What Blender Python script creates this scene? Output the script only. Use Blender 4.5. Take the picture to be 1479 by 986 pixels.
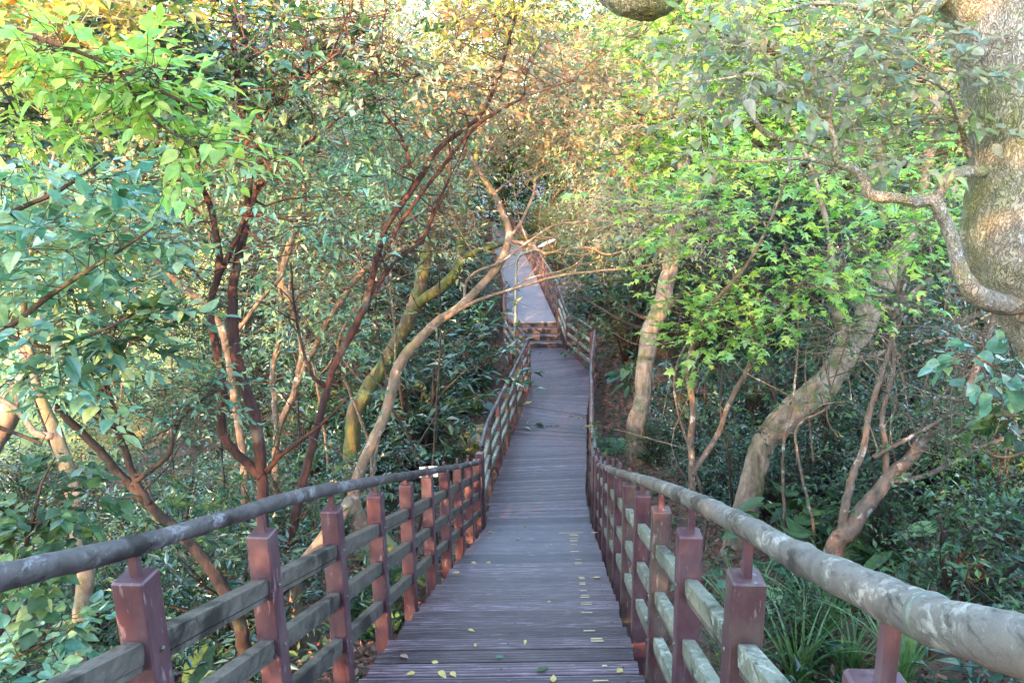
import bpy, math, random
import numpy as np
from math import radians, sin, cos, tan, pi
random.seed(7)
RNG = np.random.default_rng(7)
sc = bpy.context.scene
for o in list(bpy.data.objects): bpy.data.objects.remove(o)

# ------------------------------------------------------------------ camera
F = 1068.0; CX, CY = 739.5, 493.0
TH = radians(13.0); RO = radians(0.8)
FWD = np.array([0, cos(TH), -sin(TH)])
_u0 = np.array([0, sin(TH), cos(TH)]); _r0 = np.array([1.0, 0, 0])
RT = _r0*cos(RO) - _u0*sin(RO); UP = _u0*cos(RO) + _r0*sin(RO)
from mathutils import Matrix, Vector
cam_d = bpy.data.cameras.new('camera'); cam = bpy.data.objects.new('camera', cam_d)
sc.collection.objects.link(cam)
cam_d.sensor_width = 36; cam_d.lens = 36*F/1479; cam_d.clip_start = 0.05; cam_d.clip_end = 1500
cam.matrix_world = Matrix(((RT[0], UP[0], -FWD[0], 0), (RT[1], UP[1], -FWD[1], 0), (RT[2], UP[2], -FWD[2], 0), (0, 0, 0, 1)))
sc.camera = cam

# ------------------------------------------------------------------ light
SUN_EL, SUN_AZ = radians(17), radians(-162)      # azimuth of the sun seen from the scene, clockwise from +Y
w = bpy.data.worlds.new('World'); sc.world = w; w.use_nodes = True
nt = w.node_tree; bg = nt.nodes['Background']
sky = nt.nodes.new('ShaderNodeTexSky'); sky.sky_type = 'NISHITA'; sky.sun_disc = False
sky.sun_elevation = SUN_EL; sky.sun_rotation = SUN_AZ
sky.air_density = 1.0; sky.dust_density = 1.0; sky.ozone_density = 1.0
nt.links.new(sky.outputs[0], bg.inputs[0]); bg.inputs[1].default_value = 0.15
sd = bpy.data.lights.new('sun', 'SUN'); sun = bpy.data.objects.new('sun', sd); sc.collection.objects.link(sun)
sd.energy = 2.3; sd.angle = radians(0.6); sd.color = (1.0, 0.56, 0.27)
sv = Vector((sin(SUN_AZ)*cos(SUN_EL), cos(SUN_AZ)*cos(SUN_EL), sin(SUN_EL)))
sun.rotation_euler = sv.to_track_quat('Z', 'Y').to_euler()
sc.view_settings.view_transform = 'Standard'; sc.view_settings.look = 'None'
sc.view_settings.exposure = 4.15; sc.view_settings.gamma = 1
sc.cycles.max_bounces = 6; sc.cycles.diffuse_bounces = 2; sc.cycles.glossy_bounces = 2
sc.cycles.transmission_bounces = 4; sc.cycles.transparent_max_bounces = 4
sc.cycles.sample_clamp_indirect = 4
sc.cycles.use_adaptive_sampling = True; sc.cycles.adaptive_threshold = 0.008
try:
    sc.cycles.use_denoising = True; sc.cycles.denoiser = 'OPENIMAGEDENOISE'
    sc.cycles.denoising_prefilter = 'NONE'
except Exception: pass

# ------------------------------------------------------------------ helpers
def ray(px, py): return FWD + RT*(px-CX)/F + UP*(CY-py)/F
def P(px, py, d): return ray(px, py)*d
def unit(a): return a/np.maximum(np.linalg.norm(a, axis=-1, keepdims=True), 1e-9)

def link(o, parent=None):
    sc.collection.objects.link(o)
    if parent is not None: o.parent = parent
    return o
def tag(o, label=None, cat=None, group=None, kind=None):
    if label: o['label'] = label
    if cat: o['category'] = cat
    if group: o['group'] = group
    if kind: o['kind'] = kind
    return o
def empty(name, loc, label=None, cat=None, group=None, kind=None):
    o = bpy.data.objects.new(name, None); o.empty_display_size = 0.1
    link(o); o.location = [float(c) for c in loc]
    return tag(o, label, cat, group, kind)

class MB:
    """collects numpy vertex / face blocks and links them as ONE mesh"""
    def __init__(s): s.v = []; s.f = {3: [], 4: []}; s.m = {3: [], 4: []}; s.uv = {3: [], 4: []}; s.n = 0; s.hasuv = False
    def add(s, v, f, mat=0, uv=None):
        v = np.asarray(v, float).reshape(-1, 3); f = np.asarray(f, int)
        k = f.shape[1]
        s.v.append(v); s.f[k].append(f + s.n); s.m[k].append(np.full(len(f), mat)); s.n += len(v)
        if uv is not None: s.hasuv = True
        s.uv[k].append(np.zeros((len(f)*k, 2)) if uv is None else np.asarray(uv, float).reshape(-1, 2))
    def build(s, name, mats, parent=None, origin=None, smooth=False):
        v = np.concatenate(s.v) if s.v else np.zeros((0, 3))
        if origin is None and parent is not None: origin = parent.matrix_basis.translation
        if origin is not None: v = v - np.array(origin, float)
        f3 = np.concatenate(s.f[3]) if s.f[3] else np.zeros((0, 3), int)
        f4 = np.concatenate(s.f[4]) if s.f[4] else np.zeros((0, 4), int)
        me = bpy.data.meshes.new(name)
        me.vertices.add(len(v)); me.vertices.foreach_set('co', v.astype(np.float32).ravel())
        loops = np.concatenate([f3.ravel(), f4.ravel()])
        me.loops.add(len(loops)); me.loops.foreach_set('vertex_index', loops.astype(np.int32))
        nf = len(f3)+len(f4); me.polygons.add(nf)
        st = np.concatenate([np.arange(len(f3))*3, len(f3)*3 + np.arange(len(f4))*4])
        me.polygons.foreach_set('loop_start', st.astype(np.int32))
        mi = np.concatenate(s.m[3]+s.m[4]) if nf else np.zeros(0)
        me.polygons.foreach_set('material_index', mi.astype(np.int32))
        me.polygons.foreach_set('use_smooth', np.full(nf, smooth))
        if s.hasuv:
            u = np.concatenate(s.uv[3]+s.uv[4]); me.uv_layers.new(name='UVMap').data.foreach_set('uv', u.astype(np.float32).ravel())
        me.update(calc_edges=True); me.validate()
        for m in (mats if isinstance(mats, (list, tuple)) else [mats]): me.materials.append(m)
        o = bpy.data.objects.new(name, me); link(o, parent)
        if parent is None and origin is not None: o.location = [float(c) for c in origin]
        return o
    def box(s, c, ax, ay, az, hx, hy, hz, bev=0.0, mat=0, taper=1.0):
        """box with centre c, unit axes, half sizes; bev chamfers the four long (az) edges"""
        c = np.asarray(c, float); ax, ay, az = map(np.asarray, (ax, ay, az))
        if bev <= 0:
            q = [(-1, -1), (1, -1), (1, 1), (-1, 1)]; pr = [(hx*a, hy*b) for a, b in q]
        else:
            b = bev
            pr = [(-hx+b, -hy), (hx-b, -hy), (hx, -hy+b), (hx, hy-b), (hx-b, hy), (-hx+b, hy), (-hx, hy-b), (-hx, -hy+b)]
        n = len(pr); vs = []
        levels = [(-hz, 1), (hz, 1)] if bev <= 0 else [(-hz, 1-b/max(hx, hy)), (-hz+b, 1), (hz-b, 1), (hz, 1-b/max(hx, hy))]
        for z, k in levels:
            for x, y in pr: vs.append(c + ax*x*k + ay*y*k + az*z)
        fs = []
        for l in range(len(levels)-1):
            for i in range(n): j = (i+1) % n; fs.append((l*n+i, l*n+j, (l+1)*n+j, (l+1)*n+i))
        s.add(vs, fs, mat)
        # caps
        base = s.n - len(vs); L = len(levels)-1
        if n == 4:
            s.f[4].append(np.array([[base+3, base+2, base+1, base], [base+L*4, base+L*4+1, base+L*4+2, base+L*4+3]]))
            s.m[4].append(np.full(2, mat)); s.uv[4].append(np.zeros((8, 2)))
        else:
            t = [[base, base+i+1, base+i] for i in range(1, n-1)] + [[base+L*n, base+L*n+i, base+L*n+i+1] for i in range(1, n-1)]
            s.f[3].append(np.array(t)); s.m[3].append(np.full(len(t), mat)); s.uv[3].append(np.zeros((len(t)*3, 2)))

def catmull(p, step):
    p = np.asarray(p, float)
    if len(p) < 3:
        n = max(2, int(np.linalg.norm(p[-1, :3]-p[0, :3])/step)); t = np.linspace(0, 1, n+1)[:, None]
        return p[0]*(1-t)+p[-1]*t
    q = np.vstack([2*p[0]-p[1], p, 2*p[-1]-p[-2]]); out = []
    for i in range(1, len(q)-2):
        n = max(1, int(np.ceil(np.linalg.norm(q[i+1, :3]-q[i, :3])/step)))
        for t in np.arange(n)/n:
            a, b, c, d = q[i-1:i+3]
            out.append(0.5*((2*b)+(-a+c)*t+(2*a-5*b+4*c-d)*t*t+(-a+3*b-3*c+d)*t**3))
    out.append(p[-1]); return np.array(out)

def vnoise(p):
    i = np.floor(p).astype(np.int64); f = p-i; f = f*f*(3-2*f); out = 0
    for a in (0, 1):
        for b in (0, 1):
            for c in (0, 1):
                h = (i[:, 0]+a)*374761393+(i[:, 1]+b)*668265263+(i[:, 2]+c)*2147483647
                h = (h ^ (h >> 13))*1274126177 & 0x7fffffff; h = ((h ^ (h >> 16)) & 0xffff)/65535.0
                out = out+h*np.where(a, f[:, 0], 1-f[:, 0])*np.where(b, f[:, 1], 1-f[:, 1])*np.where(c, f[:, 2], 1-f[:, 2])
    return out
def fbm(p, o=4):
    return sum((vnoise(p*2**k+k*17.3)-.5)*.5**k for k in range(o))
def tube(mb, pts, sides=8, step=0.1, rough=0.0, wob=0.0, mat=0, rng=RNG, cap=True, bark=None):
    """pts: rows of x y z radius"""
    c = catmull(pts, step); xyz = c[:, :3].copy(); r = np.maximum(c[:, 3], 0.0012)
    n = len(xyz)
    if wob > 0 and n > 3:
        k = np.cumsum(rng.normal(0, 1, (n, 3)), 0); k -= np.linspace(k[0], k[-1], n)
        xyz[1:-1] += (k*wob*r[:, None])[1:-1]
    tn = unit(np.gradient(xyz, axis=0)); nrm = np.cross(tn[0], [0.3, 0.1, 1.0]); 
    if np.linalg.norm(nrm) < 1e-3: nrm = np.cross(tn[0], [1, 0, 0])
    nrm = nrm/np.linalg.norm(nrm); A = []
    for i in range(n):
        nrm = nrm - tn[i]*np.dot(nrm, tn[i]); nrm = nrm/max(np.linalg.norm(nrm), 1e-9); A.append(nrm.copy())
    A = np.array(A); B = np.cross(tn, A)
    th = np.arange(sides)*2*pi/sides
    rr = np.repeat(r[:, None], sides, 1)
    if rough > 0:
        # lumps that run along the limb
        ph = rng.uniform(0, 6.28, 6); s_ = np.arange(n)[:, None]*step
        lum = sum(np.sin((i+2)*th[None, :]+ph[i]+s_*(1.3+i*1.1)*0.35/max(r.mean(), .02)*0.12)*0.5/(i+1) for i in range(5))
        rr = rr*(1+rough*lum+rng.normal(0, rough*0.18, rr.shape))
    if bark is not None:
        amp, fr = bark; q = (xyz[:, None, :] + A[:, None, :]*(rr*np.cos(th))[..., None] + B[:, None, :]*(rr*np.sin(th))[..., None]).reshape(-1, 3)
        d1 = fbm(q*fr*np.array([1, 1, .3])+fbm(q*3.1, 2)[:, None]*1.5, 5); d2 = 1-np.abs(fbm(q*fr*2.2*np.array([1, 1, .5])+9, 3))*5; d3 = fbm(q*fr*.22, 2)
        rr = rr+(amp*(d1*1.7-.22*np.clip(d2, 0, 1)**2)).reshape(rr.shape)+(amp*1.1*d3).reshape(rr.shape)*np.clip(r[:, None]/.12, 0, 1)
    v = xyz[:, None, :] + A[:, None, :]*(rr*np.cos(th))[..., None] + B[:, None, :]*(rr*np.sin(th))[..., None]
    i = np.arange(n-1)[:, None]; j = np.arange(sides)[None, :]; j2 = (j+1) % sides
    f = np.stack([i*sides+j, i*sides+j2, (i+1)*sides+j2, (i+1)*sides+j], -1).reshape(-1, 4)
    mb.add(v.reshape(-1, 3), f, mat)
    if cap:
        b = mb.n - n*sides
        for e in (0, n-1):
            mb.v.append(xyz[e][None]+tn[e]*r[e]*0.3*(1 if e else -1)); ci = mb.n; mb.n += 1
            t = np.array([[b+e*sides+k, b+e*sides+(k+1) % sides, ci] for k in range(sides)])
            if not e: t = t[:, ::-1]
            mb.f[3].append(t); mb.m[3].append(np.full(len(t), mat)); mb.uv[3].append(np.zeros((len(t)*3, 2)))
    return c

# ------------------------------------------------------------------ materials
def newmat(name):
    m = bpy.data.materials.new(name); m.use_nodes = True
    n = m.node_tree.nodes; l = m.node_tree.links; b = n['Principled BSDF']
    return m, n, l, b
def ramp(n, stops, interp='LINEAR'):
    r = n.new('ShaderNodeValToRGB'); r.color_ramp.interpolation = interp
    e = r.color_ramp.elements
    while len(e) < len(stops): e.new(0.5)
    for q, (p, c) in zip(e, stops): q.position = p; q.color = (*c, 1)
    return r
def noise(n, l, scale, detail=6, rough=0.6, vec=None, dist=0.0):
    t = n.new('ShaderNodeTexNoise'); t.inputs['Scale'].default_value = scale
    t.inputs['Detail'].default_value = detail; t.inputs['Roughness'].default_value = rough
    t.inputs['Distortion'].default_value = dist
    if vec is not None: l.new(vec, t.inputs['Vector'])
    return t
def bump(n, l, h, strength, dist, b, prev=None):
    u = n.new('ShaderNodeBump'); u.inputs['Strength'].default_value = strength; u.inputs['Distance'].default_value = dist
    l.new(h, u.inputs['Height'])
    if prev is not None: l.new(prev, u.inputs['Normal'])
    l.new(u.outputs[0], b.inputs['Normal']); return u.outputs[0]
def mapping(n, l, scale, kind='Object'):
    tc = n.new('ShaderNodeTexCoord'); mp = n.new('ShaderNodeMapping'); mp.inputs['Scale'].default_value = scale
    l.new(tc.outputs[kind], mp.inputs['Vector']); return mp.outputs[0]
def mixc(n, l, f, a, b):
    m = n.new('ShaderNodeMix'); m.data_type = 'RGBA'
    if isinstance(f, (int, float)): m.inputs[0].default_value = f
    else: l.new(f, m.inputs[0])
    for s_, v in ((6, a), (7, b)):
        if isinstance(v, tuple): m.inputs[s_].default_value = (*v, 1)
        else: l.new(v, m.inputs[s_])
    return m.outputs[2]

def leafmat(name, cols, trans=0.35, rough=0.42, tcol=None, spec=0.5):
    m, n, l, b = newmat(name)
    g = n.new('ShaderNodeNewGeometry')
    k = len(cols); r = ramp(n, [(i/(k), c) for i, c in enumerate(cols)], 'CONSTANT' if k > 5 else 'LINEAR')
    l.new(g.outputs['Random Per Island'], r.inputs[0])
    nz = noise(n, l, 0.55, 2, 0.5, mapping(n, l, (1, 1, 1)))
    hs = n.new('ShaderNodeHueSaturation'); l.new(r.outputs[0], hs.inputs['Color'])
    mr = n.new('ShaderNodeMapRange'); mr.inputs[1].default_value = .3; mr.inputs[2].default_value = .7; mr.inputs[3].default_value = .75; mr.inputs[4].default_value = 1.35
    l.new(nz.outputs[0], mr.inputs[0]); l.new(mr.outputs[0], hs.inputs['Value'])
    n2 = noise(n, l, 26, 4, .7, mapping(n, l, (1, 1, 1))); r2 = ramp(n, [(.35, (.62, .62, .55)), (.6, (1.15, 1.15, 1.1))]); l.new(n2.outputs[0], r2.inputs[0])
    hm = n.new('ShaderNodeMix'); hm.data_type = 'RGBA'; hm.blend_type = 'MULTIPLY'; hm.inputs[0].default_value = .8; l.new(hs.outputs[0], hm.inputs[6]); l.new(r2.outputs[0], hm.inputs[7])
    l.new(hm.outputs[2], b.inputs['Base Color']); b.inputs['Roughness'].default_value = rough
    b.inputs['Specular IOR Level'].default_value = spec
    t = n.new('ShaderNodeBsdfTranslucent')
    hs2 = n.new('ShaderNodeHueSaturation'); l.new(hm.outputs[2], hs2.inputs['Color'])
    hs2.inputs['Hue'].default_value = 0.47; hs2.inputs['Value'].default_value = 1.7; hs2.inputs['Saturation'].default_value = 1.1
    l.new(hs2.outputs[0], t.inputs['Color'])
    mx = n.new('ShaderNodeMixShader'); mx.inputs[0].default_value = trans
    l.new(b.outputs[0], mx.inputs[1]); l.new(t.outputs[0], mx.inputs[2])
    l.new(mx.outputs[0], n['Material Output'].inputs['Surface'])
    return m

def barkmat(name, c1, c2, moss=None, mossamt=0.0, scale=9, bs=0.6, lichen=None, stretch=0.3, rough=0.85):
    m, n, l, b = newmat(name)
    v = mapping(n, l, (1, 1, stretch)); v2 = mapping(n, l, (1, 1, 1))
    a = noise(n, l, scale, 8, 0.65, v, 0.6); r = ramp(n, [(0.3, c1), (0.68, c2)]); l.new(a.outputs[0], r.inputs[0])
    col = r.outputs[0]
    if lichen:
        q = noise(n, l, scale*0.55, 5, 0.7, v2); rr = ramp(n, [(0.56, (0, 0, 0)), (0.66, (1, 1, 1))]); l.new(q.outputs[0], rr.inputs[0])
        col = mixc(n, l, rr.outputs[0], col, lichen)
    if moss:
        q = noise(n, l, 2.6, 6, 0.65, v2); rr = ramp(n, [(0.62-mossamt*0.35, (0, 0, 0)), (0.78-mossamt*0.35, (1, 1, 1))]); l.new(q.outputs[0], rr.inputs[0])
        col = mixc(n, l, rr.outputs[0], col, moss)
    l.new(col, b.inputs['Base Color']); b.inputs['Roughness'].default_value = rough
    b.inputs['Specular IOR Level'].default_value = 0.25
    vo = n.new('ShaderNodeTexVoronoi'); vo.inputs['Scale'].default_value = scale*1.8; l.new(v, vo.inputs['Vector'])
    p = bump(n, l, vo.outputs[0], bs*0.6, 0.02, b); bump(n, l, a.outputs[0], bs, 0.03, b, p)
    return m

M = {}
M['bark_big'] = barkmat('bark_olive_flaky', (.24, .20, .14), (.52, .46, .35), (.29, .30, .12), .50, 16, 1.0, (.66, .61, .54), .6)
_n = M['bark_big'].node_tree.nodes; _l = M['bark_big'].node_tree.links; _b = _n['Principled BSDF']
_v = _n.new('ShaderNodeTexVoronoi'); _v.feature = 'DISTANCE_TO_EDGE'; _v.inputs['Scale'].default_value = 40
_w = noise(_n, _l, 7, 4, .6, mapping(_n, _l, (1, 1, .6))); _m = _n.new('ShaderNodeVectorMath'); _m.operation = 'MULTIPLY_ADD'; _m.inputs[1].default_value = (.30, .30, .42)
_l.new(_w.outputs[1], _m.inputs[0]); _l.new(mapping(_n, _l, (1, 1, .55)), _m.inputs[2]); _l.new(_m.outputs[0], _v.inputs['Vector'])
_r = ramp(_n, [(.0, (.42, .37, .32)), (.16, (1, 1, 1))]); _l.new(_v.outputs[0], _r.inputs[0])
_x = _n.new('ShaderNodeMix'); _x.data_type = 'RGBA'; _x.blend_type = 'MULTIPLY'; _x.inputs[0].default_value = .6
_c = _b.inputs['Base Color'].links[0].from_socket; _l.new(_c, _x.inputs[6]); _l.new(_r.outputs[0], _x.inputs[7]); _l.new(_x.outputs[2], _b.inputs['Base Color'])
_p = _b.inputs['Normal'].links[0].from_socket; bump(_n, _l, _r.outputs[0], .9, .012, _b, _p)
M['bark_pale'] = barkmat('bark_pale_smooth', (.12, .08, .052), (.27, .19, .13), (.16, .15, .06), .15, 12, .4, (.5, .42, .34), .5)
M['bark_red'] = barkmat('bark_dark_red', (.020, .011, .010), (.075, .032, .026), (.12, .11, .08), .22, 16, .5, None, .3)
M['bark_dark'] = barkmat('bark_dark_brown', (.02, .014, .011), (.07, .046, .036), (.10, .10, .05), .25, 14, .6, None, .3)
M['bark_moss'] = barkmat('bark_mossy', (.04, .03, .018), (.12, .085, .05), (.07, .085, .022), .6, 9, .8, None, .4)
M['bark_brown'] = barkmat('bark_rough_brown', (.10, .068, .048), (.36, .27, .195), (.09, .105, .035), .38, 11, 1.0, None, .35)
M['bark_grey'] = barkmat('bark_pale_brown_twigs', (.065, .046, .034), (.19, .135, .095), None, 0, 14, .5, (.44, .38, .32), .5)
L_ = {}
L_['teal'] = leafmat('leaf_teal', [(.065, .19, .14), (.10, .24, .18), (.15, .29, .20), (.06, .17, .10), (.20, .31, .14)], .32, .30, spec=.8)
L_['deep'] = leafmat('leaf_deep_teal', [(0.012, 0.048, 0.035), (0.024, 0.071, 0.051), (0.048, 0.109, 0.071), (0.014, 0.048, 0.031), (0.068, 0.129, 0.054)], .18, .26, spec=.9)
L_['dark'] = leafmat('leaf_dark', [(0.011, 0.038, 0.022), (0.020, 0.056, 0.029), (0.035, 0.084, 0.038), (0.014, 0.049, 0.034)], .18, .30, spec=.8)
L_['mid'] = leafmat('leaf_mid_green', [(0.025, 0.076, 0.032), (0.043, 0.108, 0.040), (0.072, 0.144, 0.047), (0.022, 0.065, 0.032)], .27, .42)
L_['lime'] = leafmat('leaf_yellow_green', [(.20, .36, .07), (.28, .43, .10), (.10, .25, .06), (.33, .42, .10), (.18, .38, .12)], .48, .45)
L_['maple'] = leafmat('leaf_maple', [(.20, .38, .08), (.30, .46, .11), (.08, .22, .05), (.36, .47, .11), (.24, .42, .17), (.14, .30, .07)], .52, .45)
L_['olive'] = leafmat('leaf_olive_grey', [(.22, .24, .15), (.28, .28, .17), (.15, .25, .20), (.34, .27, .16), (.20, .28, .11)], .35, .5)
L_['tan'] = leafmat('leaf_olive_sunlit', [(.36, .22, .10), (.12, .17, .10), (.42, .24, .11), (.09, .15, .11), (.24, .20, .09)], .42, .45)  # orange sunlight is put into the tan tones of these olive leaves
L_['gold'] = leafmat('leaf_golden', [(.30, .28, .06), (.20, .26, .06), (.36, .24, .06), (.12, .2, .06)], .45, .45)
L_['grass'] = leafmat('grass_blade', [(.06, .15, .05), (.09, .20, .06), (.13, .23, .09)], .3, .4)
L_['litter'] = leafmat('dead_leaf', [(.16, .085, .06), (.24, .13, .09), (.10, .05, .035), (.32, .20, .15), (.20, .10, .08)], .1, .7, spec=.2)
L_['yellow'] = leafmat('yellow_leaf', [(.55, .42, .08), (.6, .5, .2), (.5, .35, .12)], .1, .6, spec=.2)

def deckmat(name='weathered_deck_planks', gain=0.0):
    m, n, l, b = newmat(name)
    tc = n.new('ShaderNodeTexCoord'); sp = n.new('ShaderNodeSeparateXYZ'); l.new(tc.outputs['UV'], sp.inputs[0])
    # one random tone per plank (plank width 0.125 along v)
    mul = n.new('ShaderNodeMath'); mul.operation = 'MULTIPLY'; mul.inputs[1].default_value = 8.0; l.new(sp.outputs[1], mul.inputs[0])
    fl = n.new('ShaderNodeMath'); fl.operation = 'FLOOR'; l.new(mul.outputs[0], fl.inputs[0])
    wn = n.new('ShaderNodeTexWhiteNoise'); wn.noise_dimensions = '1D'; l.new(fl.outputs[0], wn.inputs['W'])
    v = mapping(n, l, (.8, 7, 1), 'UV')
    a = noise(n, l, 5, 8, 0.7, v); r = ramp(n, [(0.30, (.026, .015, .017)), (0.5, (.082, .052, .058)), (0.70, (.27, .205, .22))]); l.new(a.outputs[0], r.inputs[0])
    t = ramp(n, [(0, (.38, .30, .33)), (0.5, (.95, .92, .95)), (1, (1.6, 1.55, 1.65))]); l.new(wn.outputs[0], t.inputs[0])
    mx = n.new('ShaderNodeMix'); mx.data_type = 'RGBA'; mx.blend_type = 'MULTIPLY'; mx.inputs[0].default_value = 1.0
    l.new(r.outputs[0], mx.inputs[6]); l.new(t.outputs[0], mx.inputs[7])
    # broad worn patches and damp stains
    q = noise(n, l, 1.1, 4, .6, mapping(n, l, (1, 1, 1), 'UV')); rq = ramp(n, [(.4, (0, 0, 0)), (.62, (1, 1, 1))]); l.new(q.outputs[0], rq.inputs[0])
    c = mixc(n, l, rq.outputs[0], mx.outputs[2], (.13, .085, .085))
    mm = n.new('ShaderNodeMix'); mm.data_type = 'RGBA'; mm.inputs[0].default_value = .62; l.new(c, mm.inputs[6]); l.new(mx.outputs[2], mm.inputs[7])
    # pale scuffs
    sc_ = noise(n, l, 5, 7, .8, mapping(n, l, (.7, 8, 1), 'UV')); rs = ramp(n, [(.60, (0, 0, 0)), (.68, (1, 1, 1))]); l.new(sc_.outputs[0], rs.inputs[0])
    c2 = mixc(n, l, rs.outputs[0], mm.outputs[2], (.55, .48, .47))
    # grooves: five per plank
    wv = n.new('ShaderNodeMath'); wv.operation = 'MULTIPLY'; wv.inputs[1].default_value = 40*2*pi; l.new(sp.outputs[1], wv.inputs[0])
    sn = n.new('ShaderNodeMath'); sn.operation = 'SINE'; l.new(wv.outputs[0], sn.inputs[0])
    g = ramp(n, [(0.0, (.0, .0, .0)), (.35, (1, 1, 1))])
    ad = n.new('ShaderNodeMath'); ad.operation = 'MULTIPLY_ADD'; ad.inputs[1].default_value = .5; ad.inputs[2].default_value = .5; l.new(sn.outputs[0], ad.inputs[0]); l.new(ad.outputs[0], g.inputs[0])
    gd = ramp(n, [(0.0, (.12, .1, .11)), (.32, (1, 1, 1))]); l.new(ad.outputs[0], gd.inputs[0])
    m3 = n.new('ShaderNodeMix'); m3.data_type = 'RGBA'; m3.blend_type = 'MULTIPLY'; m3.inputs[0].default_value = .95
    l.new(c2, m3.inputs[6]); l.new(gd.outputs[0], m3.inputs[7])
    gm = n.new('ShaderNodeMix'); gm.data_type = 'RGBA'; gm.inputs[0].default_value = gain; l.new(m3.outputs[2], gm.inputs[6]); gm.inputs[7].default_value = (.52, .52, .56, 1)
    l.new(gm.outputs[2], b.inputs['Base Color'])
    rr = ramp(n, [(.3, (.30, .30, .30)), (.7, (.52, .52, .52))]); l.new(a.outputs[0], rr.inputs[0]); l.new(rr.outputs[0], b.inputs['Roughness'])
    b.inputs['Specular IOR Level'].default_value = .7
    p = bump(n, l, g.outputs[0], .8, .006, b); bump(n, l, a.outputs[0], .4, .006, b, p)
    return m
M['deck'] = deckmat(); M['deck_skylit'] = deckmat('skylit_deck_planks', .34)  # far deck variant: open-sky brightness mixed into the plank colour
def woodmat(name, c1, c2, spots=None, sc_=14):
    m, n, l, b = newmat(name)
    a = noise(n, l, sc_, 8, .7, mapping(n, l, (1, 1, 1)), .8); r = ramp(n, [(.3, c1), (.7, c2)]); l.new(a.outputs[0], r.inputs[0]); c = r.outputs[0]
    d = noise(n, l, 3.2, 5, .7, mapping(n, l, (1, 1, 1)), .5); rd = ramp(n, [(.52, (0, 0, 0)), (.63, (1, 1, 1))]); l.new(d.outputs[0], rd.inputs[0])
    c = mixc(n, l, rd.outputs[0], c, tuple(x*.42 for x in c1))
    if spots:
        v = noise(n, l, 38, 4, .75, mapping(n, l, (1, .7, 1)), .6)
        q = noise(n, l, 5, 3, .6, mapping(n, l, (1, 1, 1)))
        sub = n.new('ShaderNodeMath'); sub.operation = 'MULTIPLY'; l.new(q.outputs[0], sub.inputs[0]); l.new(v.outputs[0], sub.inputs[1])
        rs = ramp(n, [(.275, (0, 0, 0)), (.36, (1, 1, 1))]); l.new(sub.outputs[0], rs.inputs[0]); c = mixc(n, l, rs.outputs[0], c, spots)
    ck = noise(n, l, 55, 5, .7, mapping(n, l, (1, .10, 1))); rk = ramp(n, [(.34, (.32, .32, .32)), (.46, (1, 1, 1))]); l.new(ck.outputs[0], rk.inputs[0])
    mk = n.new('ShaderNodeMix'); mk.data_type = 'RGBA'; mk.blend_type = 'MULTIPLY'; mk.inputs[0].default_value = .9; l.new(c, mk.inputs[6]); l.new(rk.outputs[0], mk.inputs[7]); c = mk.outputs[2]
    l.new(c, b.inputs['Base Color']); b.inputs['Roughness'].default_value = .5
    bump(n, l, a.outputs[0], .5, .006, b); return m
M['log_dark'] = woodmat('weathered_log_dark', (.040, .030, .028), (.105, .086, .082), (.20, .18, .18))
M['log_pale'] = woodmat('weathered_log_lichen', (.085, .072, .058), (.17, .148, .12), (.30, .28, .22))
M['rail'] = woodmat('rail_grey_wood', (.055, .044, .034), (.155, .128, .10), None)
M['rail_moss'] = woodmat('rail_mossy_wood', (.11, .12, .08), (.24, .24, .17), (.36, .36, .28))
def paint(name, c, dirt, rough=.45):
    m, n, l, b = newmat(name)
    a = noise(n, l, 7, 7, .7, mapping(n, l, (1, 1, .5))); r = ramp(n, [(.42, c), (.72, dirt)]); l.new(a.outputs[0], r.inputs[0])
    k_ = noise(n, l, 30, 5, .7, mapping(n, l, (1, 1, .22))); rk = ramp(n, [(.60, (0, 0, 0)), (.66, (1, 1, 1))]); l.new(k_.outputs[0], rk.inputs[0])
    cc_ = mixc(n, l, rk.outputs[0], r.outputs[0], tuple(min(1, x*1.5+.03) for x in dirt))
    k2 = noise(n, l, 14, 5, .7, mapping(n, l, (1, 1, .12))); rk2 = ramp(n, [(.58, (0, 0, 0)), (.70, (.75, .75, .75))]); l.new(k2.outputs[0], rk2.inputs[0])
    cc_ = mixc(n, l, rk2.outputs[0], cc_, tuple(x*.45 for x in c))
    l.new(cc_, b.inputs['Base Color']); b.inputs['Roughness'].default_value = rough
    bump(n, l, a.outputs[0], .15, .004, b); return m
M['maroon'] = paint('maroon_painted_steel', (.070, .027, .033), (.13, .08, .08))
M['maroon_moss'] = paint('maroon_painted_steel_mossy', (.070, .030, .033), (.13, .105, .075))
M['galv'] = paint('galvanised_pole', (.09, .10, .07), (.18, .19, .14), .45)
M['lamp'] = paint('lamp_head_grey', (.42, .46, .47), (.5, .53, .53), .4)
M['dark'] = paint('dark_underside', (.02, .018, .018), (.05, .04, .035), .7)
M['mark'] = paint('worn_yellow_paint', (.58, .47, .22), (.34, .27, .19), .6)
M['sign'] = paint('pale_sign_plate', (.55, .6, .52), (.68, .72, .66), .5)
M['rock'] = barkmat('mossy_rock', (.12, .11, .09), (.28, .26, .21), (.20, .21, .05), .65, 3, .8, None, 1)
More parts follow.
